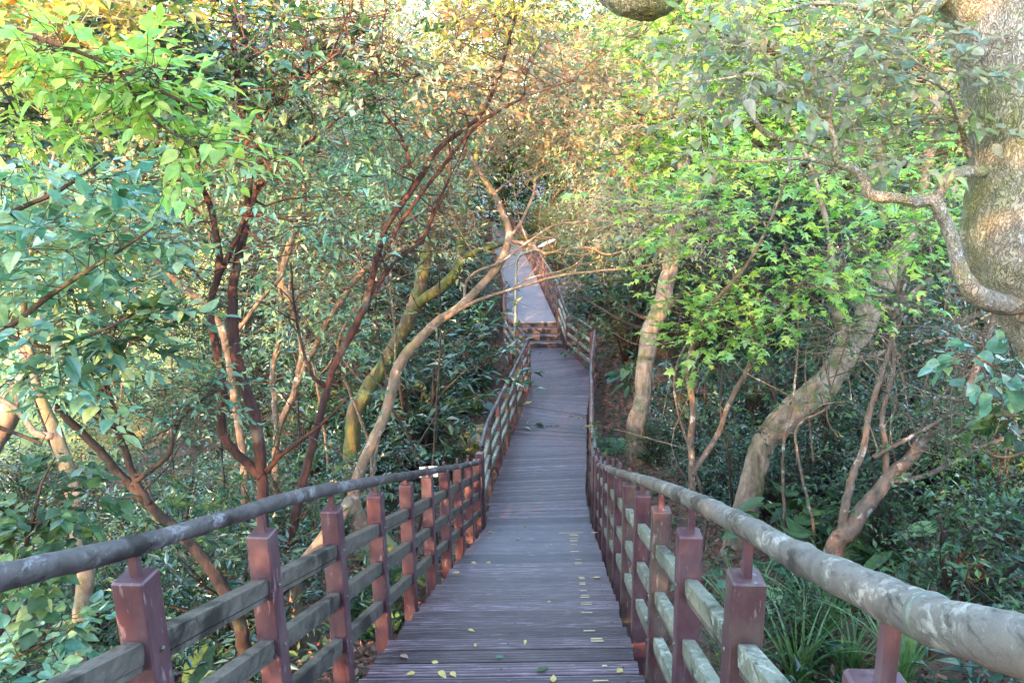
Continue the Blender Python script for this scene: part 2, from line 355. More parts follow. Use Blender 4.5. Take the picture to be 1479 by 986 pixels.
def soil():
    m, n, l, b = newmat('forest_soil')
    a = noise(n, l, 3, 10, .7, mapping(n, l, (1, 1, 1))); r = ramp(n, [(.3, (.05, .032, .022)), (.55, (.13, .085, .06)), (.8, (.22, .15, .11))]); l.new(a.outputs[0], r.inputs[0])
    g = noise(n, l, .35, 6, .6, mapping(n, l, (1, 1, 1))); rg = ramp(n, [(.3, (.25, .33, .07)), (.7, (.5, .48, .15))]); l.new(g.outputs[0], rg.inputs[0])
    tc = n.new('ShaderNodeTexCoord'); sp = n.new('ShaderNodeSeparateXYZ'); l.new(tc.outputs['Object'], sp.inputs[0])
    mr = n.new('ShaderNodeMapRange'); mr.inputs[1].default_value = -9; mr.inputs[2].default_value = -13; l.new(sp.outputs[0], mr.inputs[0])
    c = mixc(n, l, mr.outputs[0], r.outputs[0], rg.outputs[0])
    l.new(c, b.inputs['Base Color']); b.inputs['Roughness'].default_value = .9
    bump(n, l, a.outputs[0], .8, .05, b); return m
M['soil'] = soil()

# ------------------------------------------------------------------ leaf engine
def proto_ovate(w=.5, hi=False, fold=.12, curl=.18):
    if not hi:
        v = np.array([(0, 0, 0), (-w/2, .45, fold), (0, .5, 0), (w/2, .45, fold), (0, 1, -curl)], float)
        f = np.array([(0, 2, 1), (0, 3, 2), (1, 2, 4), (2, 3, 4)])
        return v, f
    ys = [0, .12, .32, .55, .78, 1.0]; ws = [0.02, .30, .5, .46, .25, 0]
    v = []; 
    for y, k in zip(ys, ws):
        z = -curl*y*y
        v += [(-k*w, y, z+fold*k), (0, y, z), (k*w, y, z+fold*k)]
    f = []
    for i in range(5):
        a = i*3; f += [(a, a+1, a+4), (a, a+4, a+3), (a+1, a+2, a+5), (a+1, a+5, a+4)]
    return np.array(v, float), np.array(f)
def proto_maple():
    pts = [(0, 0), (.22, -.02), (.50, .10), (.27, .30), (.62, .62), (.24, .58), (0, 1.05)]
    out = pts + [(-x, y) for x, y in pts[-2:0:-1]]
    v = [(0, .3, .03)] + [(x*.95, y, -.16*(x*x+(y-.3)**2)*2) for x, y in out]
    n = len(out); f = [(0, 1+i, 1+(i+1) % n) for i in range(n)]
    return np.array(v, float), np.array(f)
def proto_lance(w=.2):
    v = np.array([(0, 0, 0), (-w/2, .4, .04), (w/2, .4, .04), (0, 1, -.15)], float)
    return v, np.array([(0, 3, 1), (0, 2, 3)])
def proto_heart():
    ys = [-.18, 0, .2, .45, .7, .9, 1.05]; ws = [.22, .42, .46, .40, .26, .12, 0]; v = []
    for i, (y, k) in enumerate(zip(ys, ws)):
        z = -.25*max(y, 0)**2; inn = 0.12 if i == 0 else 0
        v += [(-k, y, z+.07*k), (-inn*.2, y+inn, z), (inn*.2, y+inn, z), (k, y, z+.07*k)]
    f = []
    for i in range(len(ys)-1):
        a = i*4
        for q in range(3): f += [(a+q, a+q+1, a+q+5), (a+q, a+q+5, a+q+4)]
    return np.array(v, float), np.array(f)
PR = dict(ov=proto_ovate(.5), ovh=proto_ovate(.56, True), rnd=proto_ovate(.8, True), maple=proto_maple(), lance=proto_lance(), lw=proto_lance(.32), heart=proto_heart(), nar=proto_ovate(.3, True, .1, .25))

def put_leaves(mb, kind, Pp, D, N, S, mat=0):
    v, f = PR[kind]; D = unit(D); X = unit(np.cross(D, N)); Z = np.cross(X, D)
    S = np.asarray(S)[:, None, None]; zr = RNG.uniform(.1, 2.4, len(Pp))[:, None, None]*np.where(RNG.uniform(size=len(Pp)) < .12, -1, 1)[:, None, None]; wr = RNG.uniform(.78, 1.15, len(Pp))[:, None, None]
    V = Pp[:, None, :] + S*(wr*v[None, :, 0:1]*X[:, None, :] + v[None, :, 1:2]*D[:, None, :] + zr*v[None, :, 2:3]*Z[:, None, :])
    k = len(v); m = len(Pp)
    Fq = (f[None] + (np.arange(m)*k)[:, None, None]).reshape(-1, 3)
    mb.add(V.reshape(-1, 3), Fq, mat)
def thin_twigs(mb, A, B, r0, r1, mat=1, mid=None):
    """many 3-sided tapered sticks from A to B"""
    m = len(A)
    if m == 0: return
    if mid is not None:
        thin_twigs(mb, A, mid, r0, (r0+r1)/2, mat); thin_twigs(mb, mid, B, (r0+r1)/2, r1, mat); return
    D = unit(B-A); X = unit(np.cross(D, np.array([.3, .2, 1.0]))); Y = np.cross(D, X)
    th = np.arange(3)*2*pi/3
    ring = X[:, None]*np.cos(th)[None, :, None] + Y[:, None]*np.sin(th)[None, :, None]
    r0 = np.broadcast_to(r0, (m,))[:, None, None]; r1 = np.broadcast_to(r1, (m,))[:, None, None]
    V = np.concatenate([A[:, None]+ring*r0, B[:, None]+ring*r1], 1)
    f = np.array([(0, 1, 4, 3), (1, 2, 5, 4), (2, 0, 3, 5)])
    Fq = (f[None]+(np.arange(m)*6)[:, None, None]).reshape(-1, 4)
    mb.add(V.reshape(-1, 3), Fq, mat)
def sprays(mb, rng, C, Dr, n, L, leaf, kind, style='alt', droop=.15, twig=.003, up=1.0, mat=0, tmat=1):
    m = len(C)
    if m == 0: return
    Dr = unit(Dr); upv = np.array([0, 0, 1.0]); Ls = L*rng.uniform(.7, 1.25, m)
    side = unit(np.cross(Dr, upv)+1e-4); low = np.cross(side, Dr)
    if style == 'alt':
        t = (np.arange(n)+.6)/n; pos = C[:, None]+Dr[:, None]*(Ls[:, None]*t)[..., None]
        pos[..., 2] -= droop*Ls[:, None]*t**2
        sg = np.where(np.arange(n) % 2 == 0, 1., -1.)[None, :, None]
        ld = Dr[:, None]*.6 + side[:, None]*sg*.85 + rng.normal(0, .28, (m, n, 3)); ld[..., 2] -= .18
        ld[:, -1] = Dr + rng.normal(0, .15, (m, 3))
        nr = low[:, None]*.6+upv*up + rng.normal(0, .5, (m, n, 3))
    else:
        t = np.ones(n)-rng.uniform(0, .25, n); pos = C[:, None]+Dr[:, None]*(Ls[:, None]*t)[..., None]
        pos[..., 2] -= droop*Ls[:, None]*t**2
        a = np.arange(n)*2.4+rng.uniform(0, 6.28, m)[:, None]
        rad = side[:, None]*np.cos(a)[..., None]+low[:, None]*np.sin(a)[..., None]
        ld = Dr[:, None]*rng.uniform(.15, .7, (m, n, 1))+rad + rng.normal(0, .12, (m, n, 3))
        nr = Dr[:, None]-rad*.3 + upv*.3*up + rng.normal(0, .15, (m, n, 3))
    S = leaf*rng.uniform(.45, 1.3, (m, n))*rng.uniform(.85, 1.15, (m, 1))
    put_leaves(mb, kind, pos.reshape(-1, 3), ld.reshape(-1, 3), nr.reshape(-1, 3), S.ravel(), mat)
    if twig > 0:
        E = C+Dr*Ls[:, None]; Mi = C+Dr*Ls[:, None]*.5; E = E.copy(); E[:, 2] -= droop*Ls; Mi[:, 2] -= droop*Ls*.25
        thin_twigs(mb, C, E, twig, twig*.45, tmat, Mi)

def rand_dirs(rng, m, flat=.5, up=.15):
    d = rng.normal(0, 1, (m, 3)); d[:, 2] = d[:, 2]*flat+up; return unit(d)

def fill_volume(mb, rng, c, R, nclump, per, cr, spec, anchors=None, tmb=None, shell=.55, tr=.012):
    """foliage clumps inside an ellipsoid; each clump hangs on its own small branch from the nearest limb point"""
    c = np.asarray(c, float); R = np.asarray(R, float)
    u = rand_dirs(rng, nclump, 1, 0)*(rng.uniform(shell**3, 1, nclump)**(1/3))[:, None]
    K = c+u*R
    for i in range(nclump):
        off = rng.normal(0, 1, (per, 3))*cr*np.array([1, 1, .55]); C = K[i]+off
        out = K[i]-c; base = out/max(np.linalg.norm(out), 1e-6)*.5
        D = unit(off)*.8+base+rand_dirs(rng, per, .5, .1)*.6
        sprays(mb, rng, C, D, **spec)
        # sub twigs from clump centre to the sprays
        thin_twigs(mb, np.repeat(K[i][None], per, 0), C, max(tr*.35, .002), spec.get('twig', .003), 1)
    if anchors is not None and len(anchors) and tmb is not None:
        for k in K:
            d = np.linalg.norm(anchors[:, :3]-k, axis=1)+np.maximum(anchors[:, 2]-k[2], 0)*.8
            a = anchors[np.argmin(d)]
            L = np.linalg.norm(k-a[:3]); r0 = min(a[3]*.55, tr*(1+L*.5))
            mid = (a[:3]+k)/2+rng.normal(0, .10, 3)*L+np.array([0, 0, -.03*L]); 
            q1 = a[:3]*.75+mid*.25+rng.normal(0, .04, 3)*L
            tube(tmb, [(*a[:3], r0), (*q1, r0*.85), (*mid, r0*.6), (*k, max(r0*.28, .0025))], 5, .18, 0, .35, 1 if tmb is mb else 0, rng)
    return K

def spec(kind, leaf, n=7, L=.35, style='alt', droop=.15, twig=.003, up=1.0):
    return dict(kind=kind, leaf=leaf, n=n, L=L, style=style, droop=droop, twig=twig, up=up)

# ------------------------------------------------------------------ ground
PATH_Y = np.array([-40, -6, 0, 10.3, 20, 24, 50, 90, 160, 400.]); PATH_Z = np.array([1, -.5, -2.2, -5.85, -6.0, -5.7, -5.2, -4.2, 2, 14.])
XC_Y = np.array([-10, 3.86, 10.3, 19, 23, 33.4, 47.6, 62, 200.]); XC = np.array([-1.1, -.09, .37, 1.3, .65, .25, -.25, -.8, -5.])
def ground(x, y):
    x = np.asarray(x, float); y = np.asarray(y, float)
    b = np.interp(y, PATH_Y, PATH_Z); dx = x-np.interp(y, XC_Y, XC)
    r = np.maximum(dx-1.1, 0); l = np.maximum(-dx-1.1, 0)
    z = b+.30*np.minimum(r, 7)+.16*np.clip(r-7, 0, 60)-.13*np.minimum(l, 7)
    t = np.clip((l-7)/16, 0, 1); t = t*t*(3-2*t); z = z*(1-t)+t*(np.maximum(b*.3-3.7, -5.4)+np.maximum(l-60, 0)*.06)
    near = np.clip((np.abs(dx)-.8)/1.5, 0, 1)
    z = z+.65*np.exp(-((x+2.0)**2+(y-8.4)**2)/1.6)
    return z+near*(.13*np.sin(x*.9+y*.5)+.10*np.sin(x*1.7-y*1.3+1)+.05*np.sin(3.1*x+2.3*y))
def G(px, py, lo=1.5, hi=200):
    v = ray(px, py); t = np.geomspace(lo, hi, 4000); q = v[None]*t[:, None]
    h = q[:, 2]-ground(q[:, 0], q[:, 1]); i = np.argmax(h < 0)
    return q[i] if h.min() < 0 else q[-1]
gx = np.sort(np.concatenate([np.linspace(-16, 16, 150), -16-np.geomspace(1, 500, 40), 16+np.geomspace(1, 500, 40)]))
gy = np.sort(np.concatenate([np.linspace(-8, 32, 180), -8-np.geomspace(1, 120, 18), 32+np.geomspace(.5, 600, 55)]))
X, Y = np.meshgrid(gx, gy); Z = ground(X, Y); nx, ny = len(gx), len(gy)
mb = MB(); i, j = np.meshgrid(np.arange(ny-1), np.arange(nx-1), indexing='ij')
mb.add(np.stack([X, Y, Z], -1).reshape(-1, 3), np.stack([i*nx+j, i*nx+j+1, (i+1)*nx+j+1, (i+1)*nx+j], -1).reshape(-1, 4))
tag(mb.build('ground', M['soil'], smooth=True), kind='structure')

# ------------------------------------------------------------------ boardwalk
DZ = -5.3; SL = .36
def tread_z(y): return DZ - SL*(y-10.26)
def lin(y, y0, x0, y1, x1): return x0+(x1-x0)*(y-y0)/(y1-y0)
def fl_L(y): return lin(y, 3.87, -.92, 10.28, -.42)
def fl_R(y): return lin(y, 3.84, .735, 10.24, 1.165)
def plank(mb, l0, r0, l1, r1, z, th, v0, v1):
    """board with top corners l0 r0 (near) and l1 r1 (far), (x,y) pairs"""
    T = [(*l0, z), (*r0, z), (*r1, z), (*l1, z)]; B = [(a, b, z-th) for a, b, _ in T]
    f = [(0, 1, 2, 3), (4, 5, 1, 0), (5, 6, 2, 1), (6, 7, 3, 2), (7, 4, 0, 3)]
    wd = r0[0]-l0[0]; ux = l0[0]
    uvt = [(ux, v0), (ux+wd, v0), (ux+wd, v1), (ux, v1)]; e = [(ux, v0+.01), (ux+wd, v0+.01), (ux+wd, v0+.02), (ux, v0+.02)]
    side = [(0.02, v0+.02), (.05, v0+.02), (.05, v0+.04), (.02, v0+.04)]
    mb.add(T+B, f, 0, uvt+e+side+e+side)
mb = MB(); RUN = .25; n = 46
for k in range(n):                                   # treads, each two grooved planks with risers
    y1 = 10.26-k*RUN; z = DZ+.09*(k+1)-.0; yn = y1-RUN
    for h in range(2):
        a = yn+h*.125+.003; b = a+.118
        jl, jr = random.uniform(-.012, .012), random.uniform(-.012, .012)
        plank(mb, (fl_L(a)+jl, a), (fl_R(a)+jr, a), (fl_L(b)+jl, b), (fl_R(b)+jr, b), z+random.uniform(-.0015, .0015), .03, a+20, a+20+.118)
    a = y1-.028
    plank(mb, (fl_L(a)+.03, a), (fl_R(a)-.03, a), (fl_L(a)+.03, a+.022), (fl_R(a)-.03, a+.022), z-.032, .075, a+40, a+40.03)
stairs = mb.build('boardwalk_stairs', M['deck']); tag(stairs, 'weathered purple-brown plank staircase descending away from the viewer', 'stairs', kind='structure')
# stringers under the flight
for s, fx in ((1, fl_L), (-1, fl_R)):
    m2 = MB(); a = np.array([fx(-1.2)+s*.06, -1.2, tread_z(-1.2)-.26]); b = np.array([fx(10.2)+s*.06, 10.2, tread_z(10.2)-.26]); d = unit(b-a)
    m2.box((a+b)/2, np.array([1., 0, 0]), unit(np.cross(d, [1, 0, 0])), d, .03, .10, np.linalg.norm(b-a)/2)
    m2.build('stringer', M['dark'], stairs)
sm_ = MB()
for k in range(n):
    y1 = 10.26-k*RUN; z = DZ+.09*(k+1)
    for h in range(2):
        yy = y1-RUN+h*.125+.062
        for x in (fl_L(yy)+.09, (fl_L(yy)+fl_R(yy))/2, fl_R(yy)-.09):
            c = np.array([x+random.uniform(-.01, .01), yy, z+.0035]); a = np.arange(6)*pi/3
            sm_.add([c+[0, 0, .001]]+[c+[.006*cos(q), .006*sin(q), 0] for q in a], [(0, q+1, (q+1) % 6+1) for q in range(6)])
sm_.build('screws', M['dark'], stairs)
marks = [(858, 769, 11), (828, 769, 28), (829, 773.5, 14), (829, 777.5, 14), (829, 782, 14), (829, 786, 12), (830, 797.5, 14), (835, 810, 11), (836, 816, 13), (840, 832, 10), (841, 843, 11), (843, 852, 12), (845, 862, 16), (847, 872, 20), (848, 883, 19), (852, 916, 23), (863, 933, 22), (872, 958, 10), (866, 980, 26), (812, 769, 14)]
for px, py, wpx in marks:                            # worn yellow edge markings, laid on the tread that the ray meets
    v = ray(px, py); t = 1.0
    best = None
    for k in range(n-1, -1, -1):
        z = DZ+.09*(k+1); q = v*(z/v[2]); y1 = 10.26-k*RUN
        if y1-RUN <= q[1] <= y1: best = (k, q, z); break
    if best is None: q = v*(DZ/v[2]); k, z, y0 = 0, DZ, q[1]
    else: k, q, z = best; y0 = y1-.056
    m2 = MB(); hw = wpx/2*np.dot(q, FWD)/F; x = q[0]
    g_ = random.uniform(.008, .017)
    for r_ in range(random.choice((1, 2, 1))):
        e0, e1 = x-hw*random.uniform(.7, 1), x+hw*random.uniform(.7, 1); yy = y0+r_*.026
        plank(m2, (e0, yy), (e1, yy), (e1-.0, yy+g_) if 0 else (e0+.004, yy+g_), (e1-.006, yy+g_), z+.0035, .003, 0, .02) if False else m2.add([(e0, yy, z+.005), (e1, yy, z+.005), (e1-.006, yy+g_, z+.005), (e0+.004, yy+g_, z+.005)], [(0, 1, 2, 3)])
    m2.build('tread_marking', M['mark'], stairs)
def deck(name, Ls, Rs, z0, z1=None, label=None, pw=.125, mat='deck', gap=.004):
    """planks between two edge polylines (same parameter)"""
    m2 = MB(); Ls = np.array(Ls, float); Rs = np.array(Rs, float)
    s = np.concatenate([[0], np.cumsum(np.linalg.norm(np.diff((Ls+Rs)/2, axis=0), axis=1))]); tot = s[-1]; n = int(tot/pw)
    g = lambda A, t: np.array([np.interp(t, s, A[:, 0]), np.interp(t, s, A[:, 1])])
    for i in range(n):
        a, b = i*pw+.003, i*pw+pw-gap; z = z0+((z1 if z1 is not None else z0)-z0)*i/n
        j1, j2 = random.uniform(-.01, .01), random.uniform(-.01, .01); e = np.array([j1, 0]); e2 = np.array([j2, 0])
        plank(m2, g(Ls, a)+e, g(Rs, a)+e2, g(Ls, b)+e, g(Rs, b)+e2, z+random.uniform(-.0015, .0015), .03, s[0]+60+a, 60+b)
    m3 = MB()
    for sgn, A in ((1, Ls), (-1, Rs)):
        for i in range(len(A)-1):
            a = np.array([A[i, 0]+sgn*.1, A[i, 1], z0-.14]); b = np.array([A[i+1, 0]+sgn*.1, A[i+1, 1], (z1 or z0)-.14]); a[2] = z0+((z1 or z0)-z0)*s[i]/tot-.13; b[2] = z0+((z1 or z0)-z0)*s[i+1]/tot-.13
            d = unit(b-a); m3.box((a+b)/2, np.array([1., 0, 0]), unit(np.cross(d, [1, 0, 0])), d, .04, .09, np.linalg.norm(b-a)/2-.001)
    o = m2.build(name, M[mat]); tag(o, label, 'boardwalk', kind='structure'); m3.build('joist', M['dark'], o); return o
deck('boardwalk_deck', [(-.42, 10.275), (-.41, 11.4), (-.17, 13.2), (.26, 16.3), (.5, 18.2), (.22, 20.2), (-.14, 22.08)],
     [(1.165, 10.275), (1.2, 11.5), (1.40, 13.3), (1.62, 15.5), (2.1, 19.0), (1.85, 20.6), (1.53, 22.03)], DZ, label='level plank deck at the foot of the stairs')
mb = MB(); SHADE = MB()  # second mesh: dark boards added in the open step gaps, standing in for shade
for k in range(4):
    y0 = 22.07+k*.34; z = DZ+.15*(k+1)
    l_, r_ = -.14+k*.01, 1.53-k*.035
    if k < 3:
        for h in range(3): plank(mb, (l_, y0+h*.115), (r_, y0+h*.115), (l_, y0+h*.115+.108), (r_, y0+h*.115+.108), z, .035, 90+k+h*.125, 90+k+h*.125+.118)
    m_ = SHADE
    plank(SHADE, (l_+.02, y0+.03), (r_-.02, y0+.03), (l_+.02, y0+.05), (r_-.02, y0+.05), z-.038, .11, 95+k, 95.02+k)
_st = mb.build('boardwalk_steps', M['deck']); SHADE.build('shade_board', M['dark'], _st)
tag(_st, 'four plank steps up to the far deck', 'steps', kind='structure')
deck('boardwalk_upper_deck', [(-.10, 23.085), (-.58, 33.4), (-1.1, 47.7), (-2.2, 60)], [(1.42, 23.085), (1.08, 33.3), (.53, 47.6), (-.6, 60)], -4.7, -4.35, 'long pale plank deck beyond the steps', mat='deck_skylit', gap=.014)

# ------------------------------------------------------------------ railings
def make_railing(label, group, pts, zf, spacing, log, first=0.0, post_h=1.12, log_h=1.27, rail_hs=(.28, .57, .86), big_end=None, moss=False, logr=.033, near_mat=False, post_hw=.05, endpost=True, log_pts=None):
    """pts: plan polyline (x,y); zf(y): deck level under the rail"""
    pts = np.array(pts, float); s = np.concatenate([[0], np.cumsum(np.linalg.norm(np.diff(pts, axis=0), axis=1))])
    at = lambda t: np.array([np.interp(t, s, pts[:, 0]), np.interp(t, s, pts[:, 1])])
    b0 = at(0); root = empty('railing', (b0[0], b0[1], zf(b0[1])), label, 'railing', group)
    ts = list(np.arange(first, s[-1]-.25, spacing)); 
    if endpost: ts.append(s[-1])
    pos = []
    for i, t in enumerate(ts):
        q = at(t); e = at(min(t+.05, s[-1]))-at(max(t-.05, 0)); e = e/np.linalg.norm(e)
        ay = np.array([e[0], e[1], 0]); ax = np.array([e[1], -e[0], 0]); az = np.array([0, 0, 1.])
        z = zf(q[1]); m = MB(); hgt = post_h; last = (big_end is not None and i == len(ts)-1)
        if last: hgt = big_end
        lo = -.32
        az = unit(np.array([random.uniform(-.008, .008), random.uniform(-.006, .006), 1.0]))
        m.box((q[0], q[1], z+(hgt+lo)/2), ax, ay, az, post_hw, post_hw, (hgt-lo)/2, .006)
        po = m.build('post', M['maroon_moss'] if (moss and i % 2) else M['maroon'], root)
        if not last:
            m = MB(); m.box((q[0], q[1], z+(post_h+log_h)/2-.01), ax, ay, az, .013, .013, (log_h-post_h)/2); m.build('pin', M['maroon'], po, origin=root.location)
        for h in rail_hs:
            if i == 0 or last or spacing > 1: continue
            for sx in (-1, 1):
                m = MB(); c_ = np.array([q[0], q[1], z+post_h-h+.03])-ax*sx*(post_hw+.002); tube(m, [(*(c_-ax*sx*.0), .008), (*(c_-ax*sx*.005), .006)], 6, .01); m.build('bolt', M['galv'], po, origin=root.location)
        pos.append((q, z, ax))
    for i in range(len(pos)-1):
        (a, za, _), (b, zb, _) = pos[i], pos[i+1]
        d0 = np.array([b[0]-a[0], b[1]-a[1], zb-za]); L = np.linalg.norm(d0); d = d0/L
        hor = unit(np.array([d[1], -d[0], 0])); upn = np.cross(hor, d)*-1 if np.cross(hor, d)[2] < 0 else np.cross(hor, d)
        for h in rail_hs:
            c = np.array([(a[0]+b[0])/2, (a[1]+b[1])/2, (za+zb)/2+post_h-h+.03]); c = c-upn*.0
            hl = L/2-post_hw*1.02/max(math.hypot(d[0], d[1]), .5)+.004
            m = MB(); m.box(c+[random.uniform(-.003, .003), 0, random.uniform(-.004, .004)], hor, upn, d, .028, .036, hl, .004)
            ro = m.build('rail', M['rail_moss'] if moss else M['rail'], root)
            m = MB(); m.box(c-upn*.0475, hor, upn, d, .022, .010, hl-.002); m.build('bracket', M['rail'], ro, origin=root.location)
    # log handrail
    if log_pts is None:
        log_pts = [(*q, z+log_h) for q, z, _ in pos]
        a, b = np.array(log_pts[0]), np.array(log_pts[1])
        log_pts = [tuple(a+(a-b)*.5)]+log_pts if first > 0 else log_pts
    m = MB(); lp = [(*p, logr*random.uniform(.95, 1.06)) for p in log_pts]
    tube(m, lp, 24, .025, .05, 0, bark=(.0045, 16))
    m.build('handrail', log, root, smooth=True)
    return root, pos
off = .085
def add_ring(root, p, d, r):
    m = MB(); tube(m, [(*(p-d*.008), r), (*p, r*1.02), (*(p+d*.008), r)], 24, .004); m.build('joint_ring', M['galv'], root, smooth=True)
fz = lambda y: max(tread_z(y), DZ)
def surf_pts(pix, fx, o):
    """points of the log above the fence line that the given picture points show"""
    out = []
    a = np.array([fx(0)+o, 0.]); b = np.array([fx(10)+o, 10.]); nn = np.array([b[1]-a[1], -(b[0]-a[0])])
    for px, py in pix:
        v = ray(px, py); t = np.dot(nn, a)/np.dot(nn, v[:2]); out.append(v*t)
    return out
yl = [1.04+.885*k for k in range(10)]
LL = [(fl_L(y)-off, y) for y in (-1.6, 10.35)]; RR = [(fl_R(y)+off, y) for y in (-1.6, 10.35)]
lp = surf_pts([(0, 833), (182, 791), (330, 747), (440, 714), (550, 693), (640, 677), (692, 668)], fl_L, -off)
lp = [lp[0]+(lp[0]-lp[1])*(2.2*k) for k in (2, 1)] + lp
rp = surf_pts([(1479, 933), (1345, 893), (1240, 845), (1150, 803), (1080, 762), (1000, 722), (940, 697), (890, 681), (853, 667)], fl_R, off)
rp = [rp[0]+(rp[0]-rp[1])*(2.2*k) for k in (2, 1)] + rp
k0 = 1+.079**2*.5
make_railing('left railing of the near stairs with dark log handrail and maroon posts', None, LL, fz, .8825, M['log_dark'], first=2.04-.8825*3+1.6, big_end=1.22, log_pts=lp, post_h=1.16)
_rr = make_railing('right railing of the near stairs with pale lichen-spotted log handrail', None, RR, fz, .90, M['log_pale'], first=2.02-.90*3+1.6, moss=True, log_pts=rp, post_h=1.13, logr=.037)
add_ring(_rr[0], rp[3], unit(rp[3]-rp[2]), .040)
fl = lambda y: DZ
fu = lambda y: -4.7+.35*(max(y, 23.1)-23.1)/37
make_railing('railing along the left edge of the level deck below the stairs', None, [(-.5, 10.75), (-.49, 11.4), (-.25, 13.2), (.18, 16.3), (.42, 18.2)], fl, 1.15, M['log_dark'], moss=True, post_h=1.06, log_h=1.17, logr=.034, rail_hs=(.26, .53, .80), post_hw=.045)
make_railing('railing along the right edge of the level deck below the stairs', None, [(1.25, 10.6), (1.29, 11.5), (1.49, 13.3), (1.71, 15.5), (2.19, 19.0)], fl, 1.15, M['log_dark'], first=0.0, post_h=1.06, log_h=1.17, logr=.034, rail_hs=(.26, .53, .80), post_hw=.045)
fs = lambda y: DZ if y < 22.05 else (DZ+.6*(y-22.05)/1.05 if y < 23.1 else fu(y))
make_railing('short railing turning from the lamp post to the left side of the steps', None, [(.34, 18.55), (-.22, 21.9), (-.22, 23.0)], fs, 1.2, M['log_dark'], moss=True, post_h=1.06, log_h=1.17, logr=.032, post_hw=.045)
make_railing('short railing turning from the deck bend to the right side of the steps', None, [(2.14, 19.3), (1.62, 21.9), (1.48, 23.0)], fs, 1.2, M['log_dark'], moss=True, post_h=1.06, log_h=1.17, logr=.032, post_hw=.045)
make_railing('long left railing of the far boardwalk beyond the steps', None, [(-.2, 23.4), (-.67, 33.4), (-1.19, 47.7), (-2.2, 58)], fu, 1.6, M['log_pale'], post_h=1.06, log_h=1.17, logr=.034, post_hw=.045)
make_railing('long right railing of the far boardwalk beyond the steps', None, [(1.5, 23.4), (1.17, 33.4), (.62, 47.6), (-.4, 58)], fu, 1.6, M['log_pale'], post_h=1.06, log_h=1.17, logr=.034, post_hw=.045)

# ------------------------------------------------------------------ lamp
lb = P(745, 545, 20.6); lb[2] = ground(lb[0], lb[1])
lt = P(745, 400, 20.6); rt_ = empty('street_lamp', lb, 'slim grey-green lamp post curving over the far boardwalk beside the steps', 'street lamp')
a1 = P(746, 378, 20.6); a2 = P(752, 368, 20.6); a3 = P(763, 364, 20.5); a4 = P(776, 359, 20.4)
m = MB(); tube(m, [(*lb, .055), (lb[0], lb[1], -4.6, .052), (*lt, .045), (*a1, .042), (*a2, .04), (*a3, .038), (*a4, .036)], 12, .1)
m.build('pole', M['galv'], rt_, smooth=True)
c = P(790, 352, 20.3); d = unit(P(802, 347, 20.2)-P(777, 358, 20.4)); hx = unit(np.cross(d, [0, 0, 1])); hu = np.cross(hx, d)
m = MB(); N_ = 12; rows = []
for i, (t, wd, h) in enumerate([(-.27, .035, .03), (-.22, .06, .045), (-.1, .10, .06), (.08, .12, .065), (.2, .10, .05), (.27, .05, .025)]):
    rows += [c+d*t+hx*wd*cos(q)+hu*h*sin(q)*(1 if sin(q) > 0 else .5) for q in np.arange(N_)*2*pi/N_]
m.add(rows, [(i*N_+k, i*N_+(k+1) % N_, (i+1)*N_+(k+1) % N_, (i+1)*N_+k) for i in range(5) for k in range(N_)])
for e, s_ in ((0, -1), (5, 1)):
    m.add([c+d*(.275*s_)]+rows[e*N_:(e+1)*N_], [(0, k+1, (k+1) % N_+1)[::s_] for k in range(N_)])
m.build('lamp_head', M['lamp'], rt_, smooth=True)
m = MB(); cc = c-hu*.035+hx*.0; m.box(cc, hx, hu, d, .07, .006, .15, .003); m.build('lens', M['dark'], rt_)
m = MB(); q0 = P(750, 470, 20.5); m.box(np.array([lb[0], lb[1]-.07, -4.15]), np.array([1., 0, 0]), np.array([0, 1., 0]), np.array([0, 0, 1.]), .04, .03, .12, .005); m.build('junction_box', M['galv'], rt_)

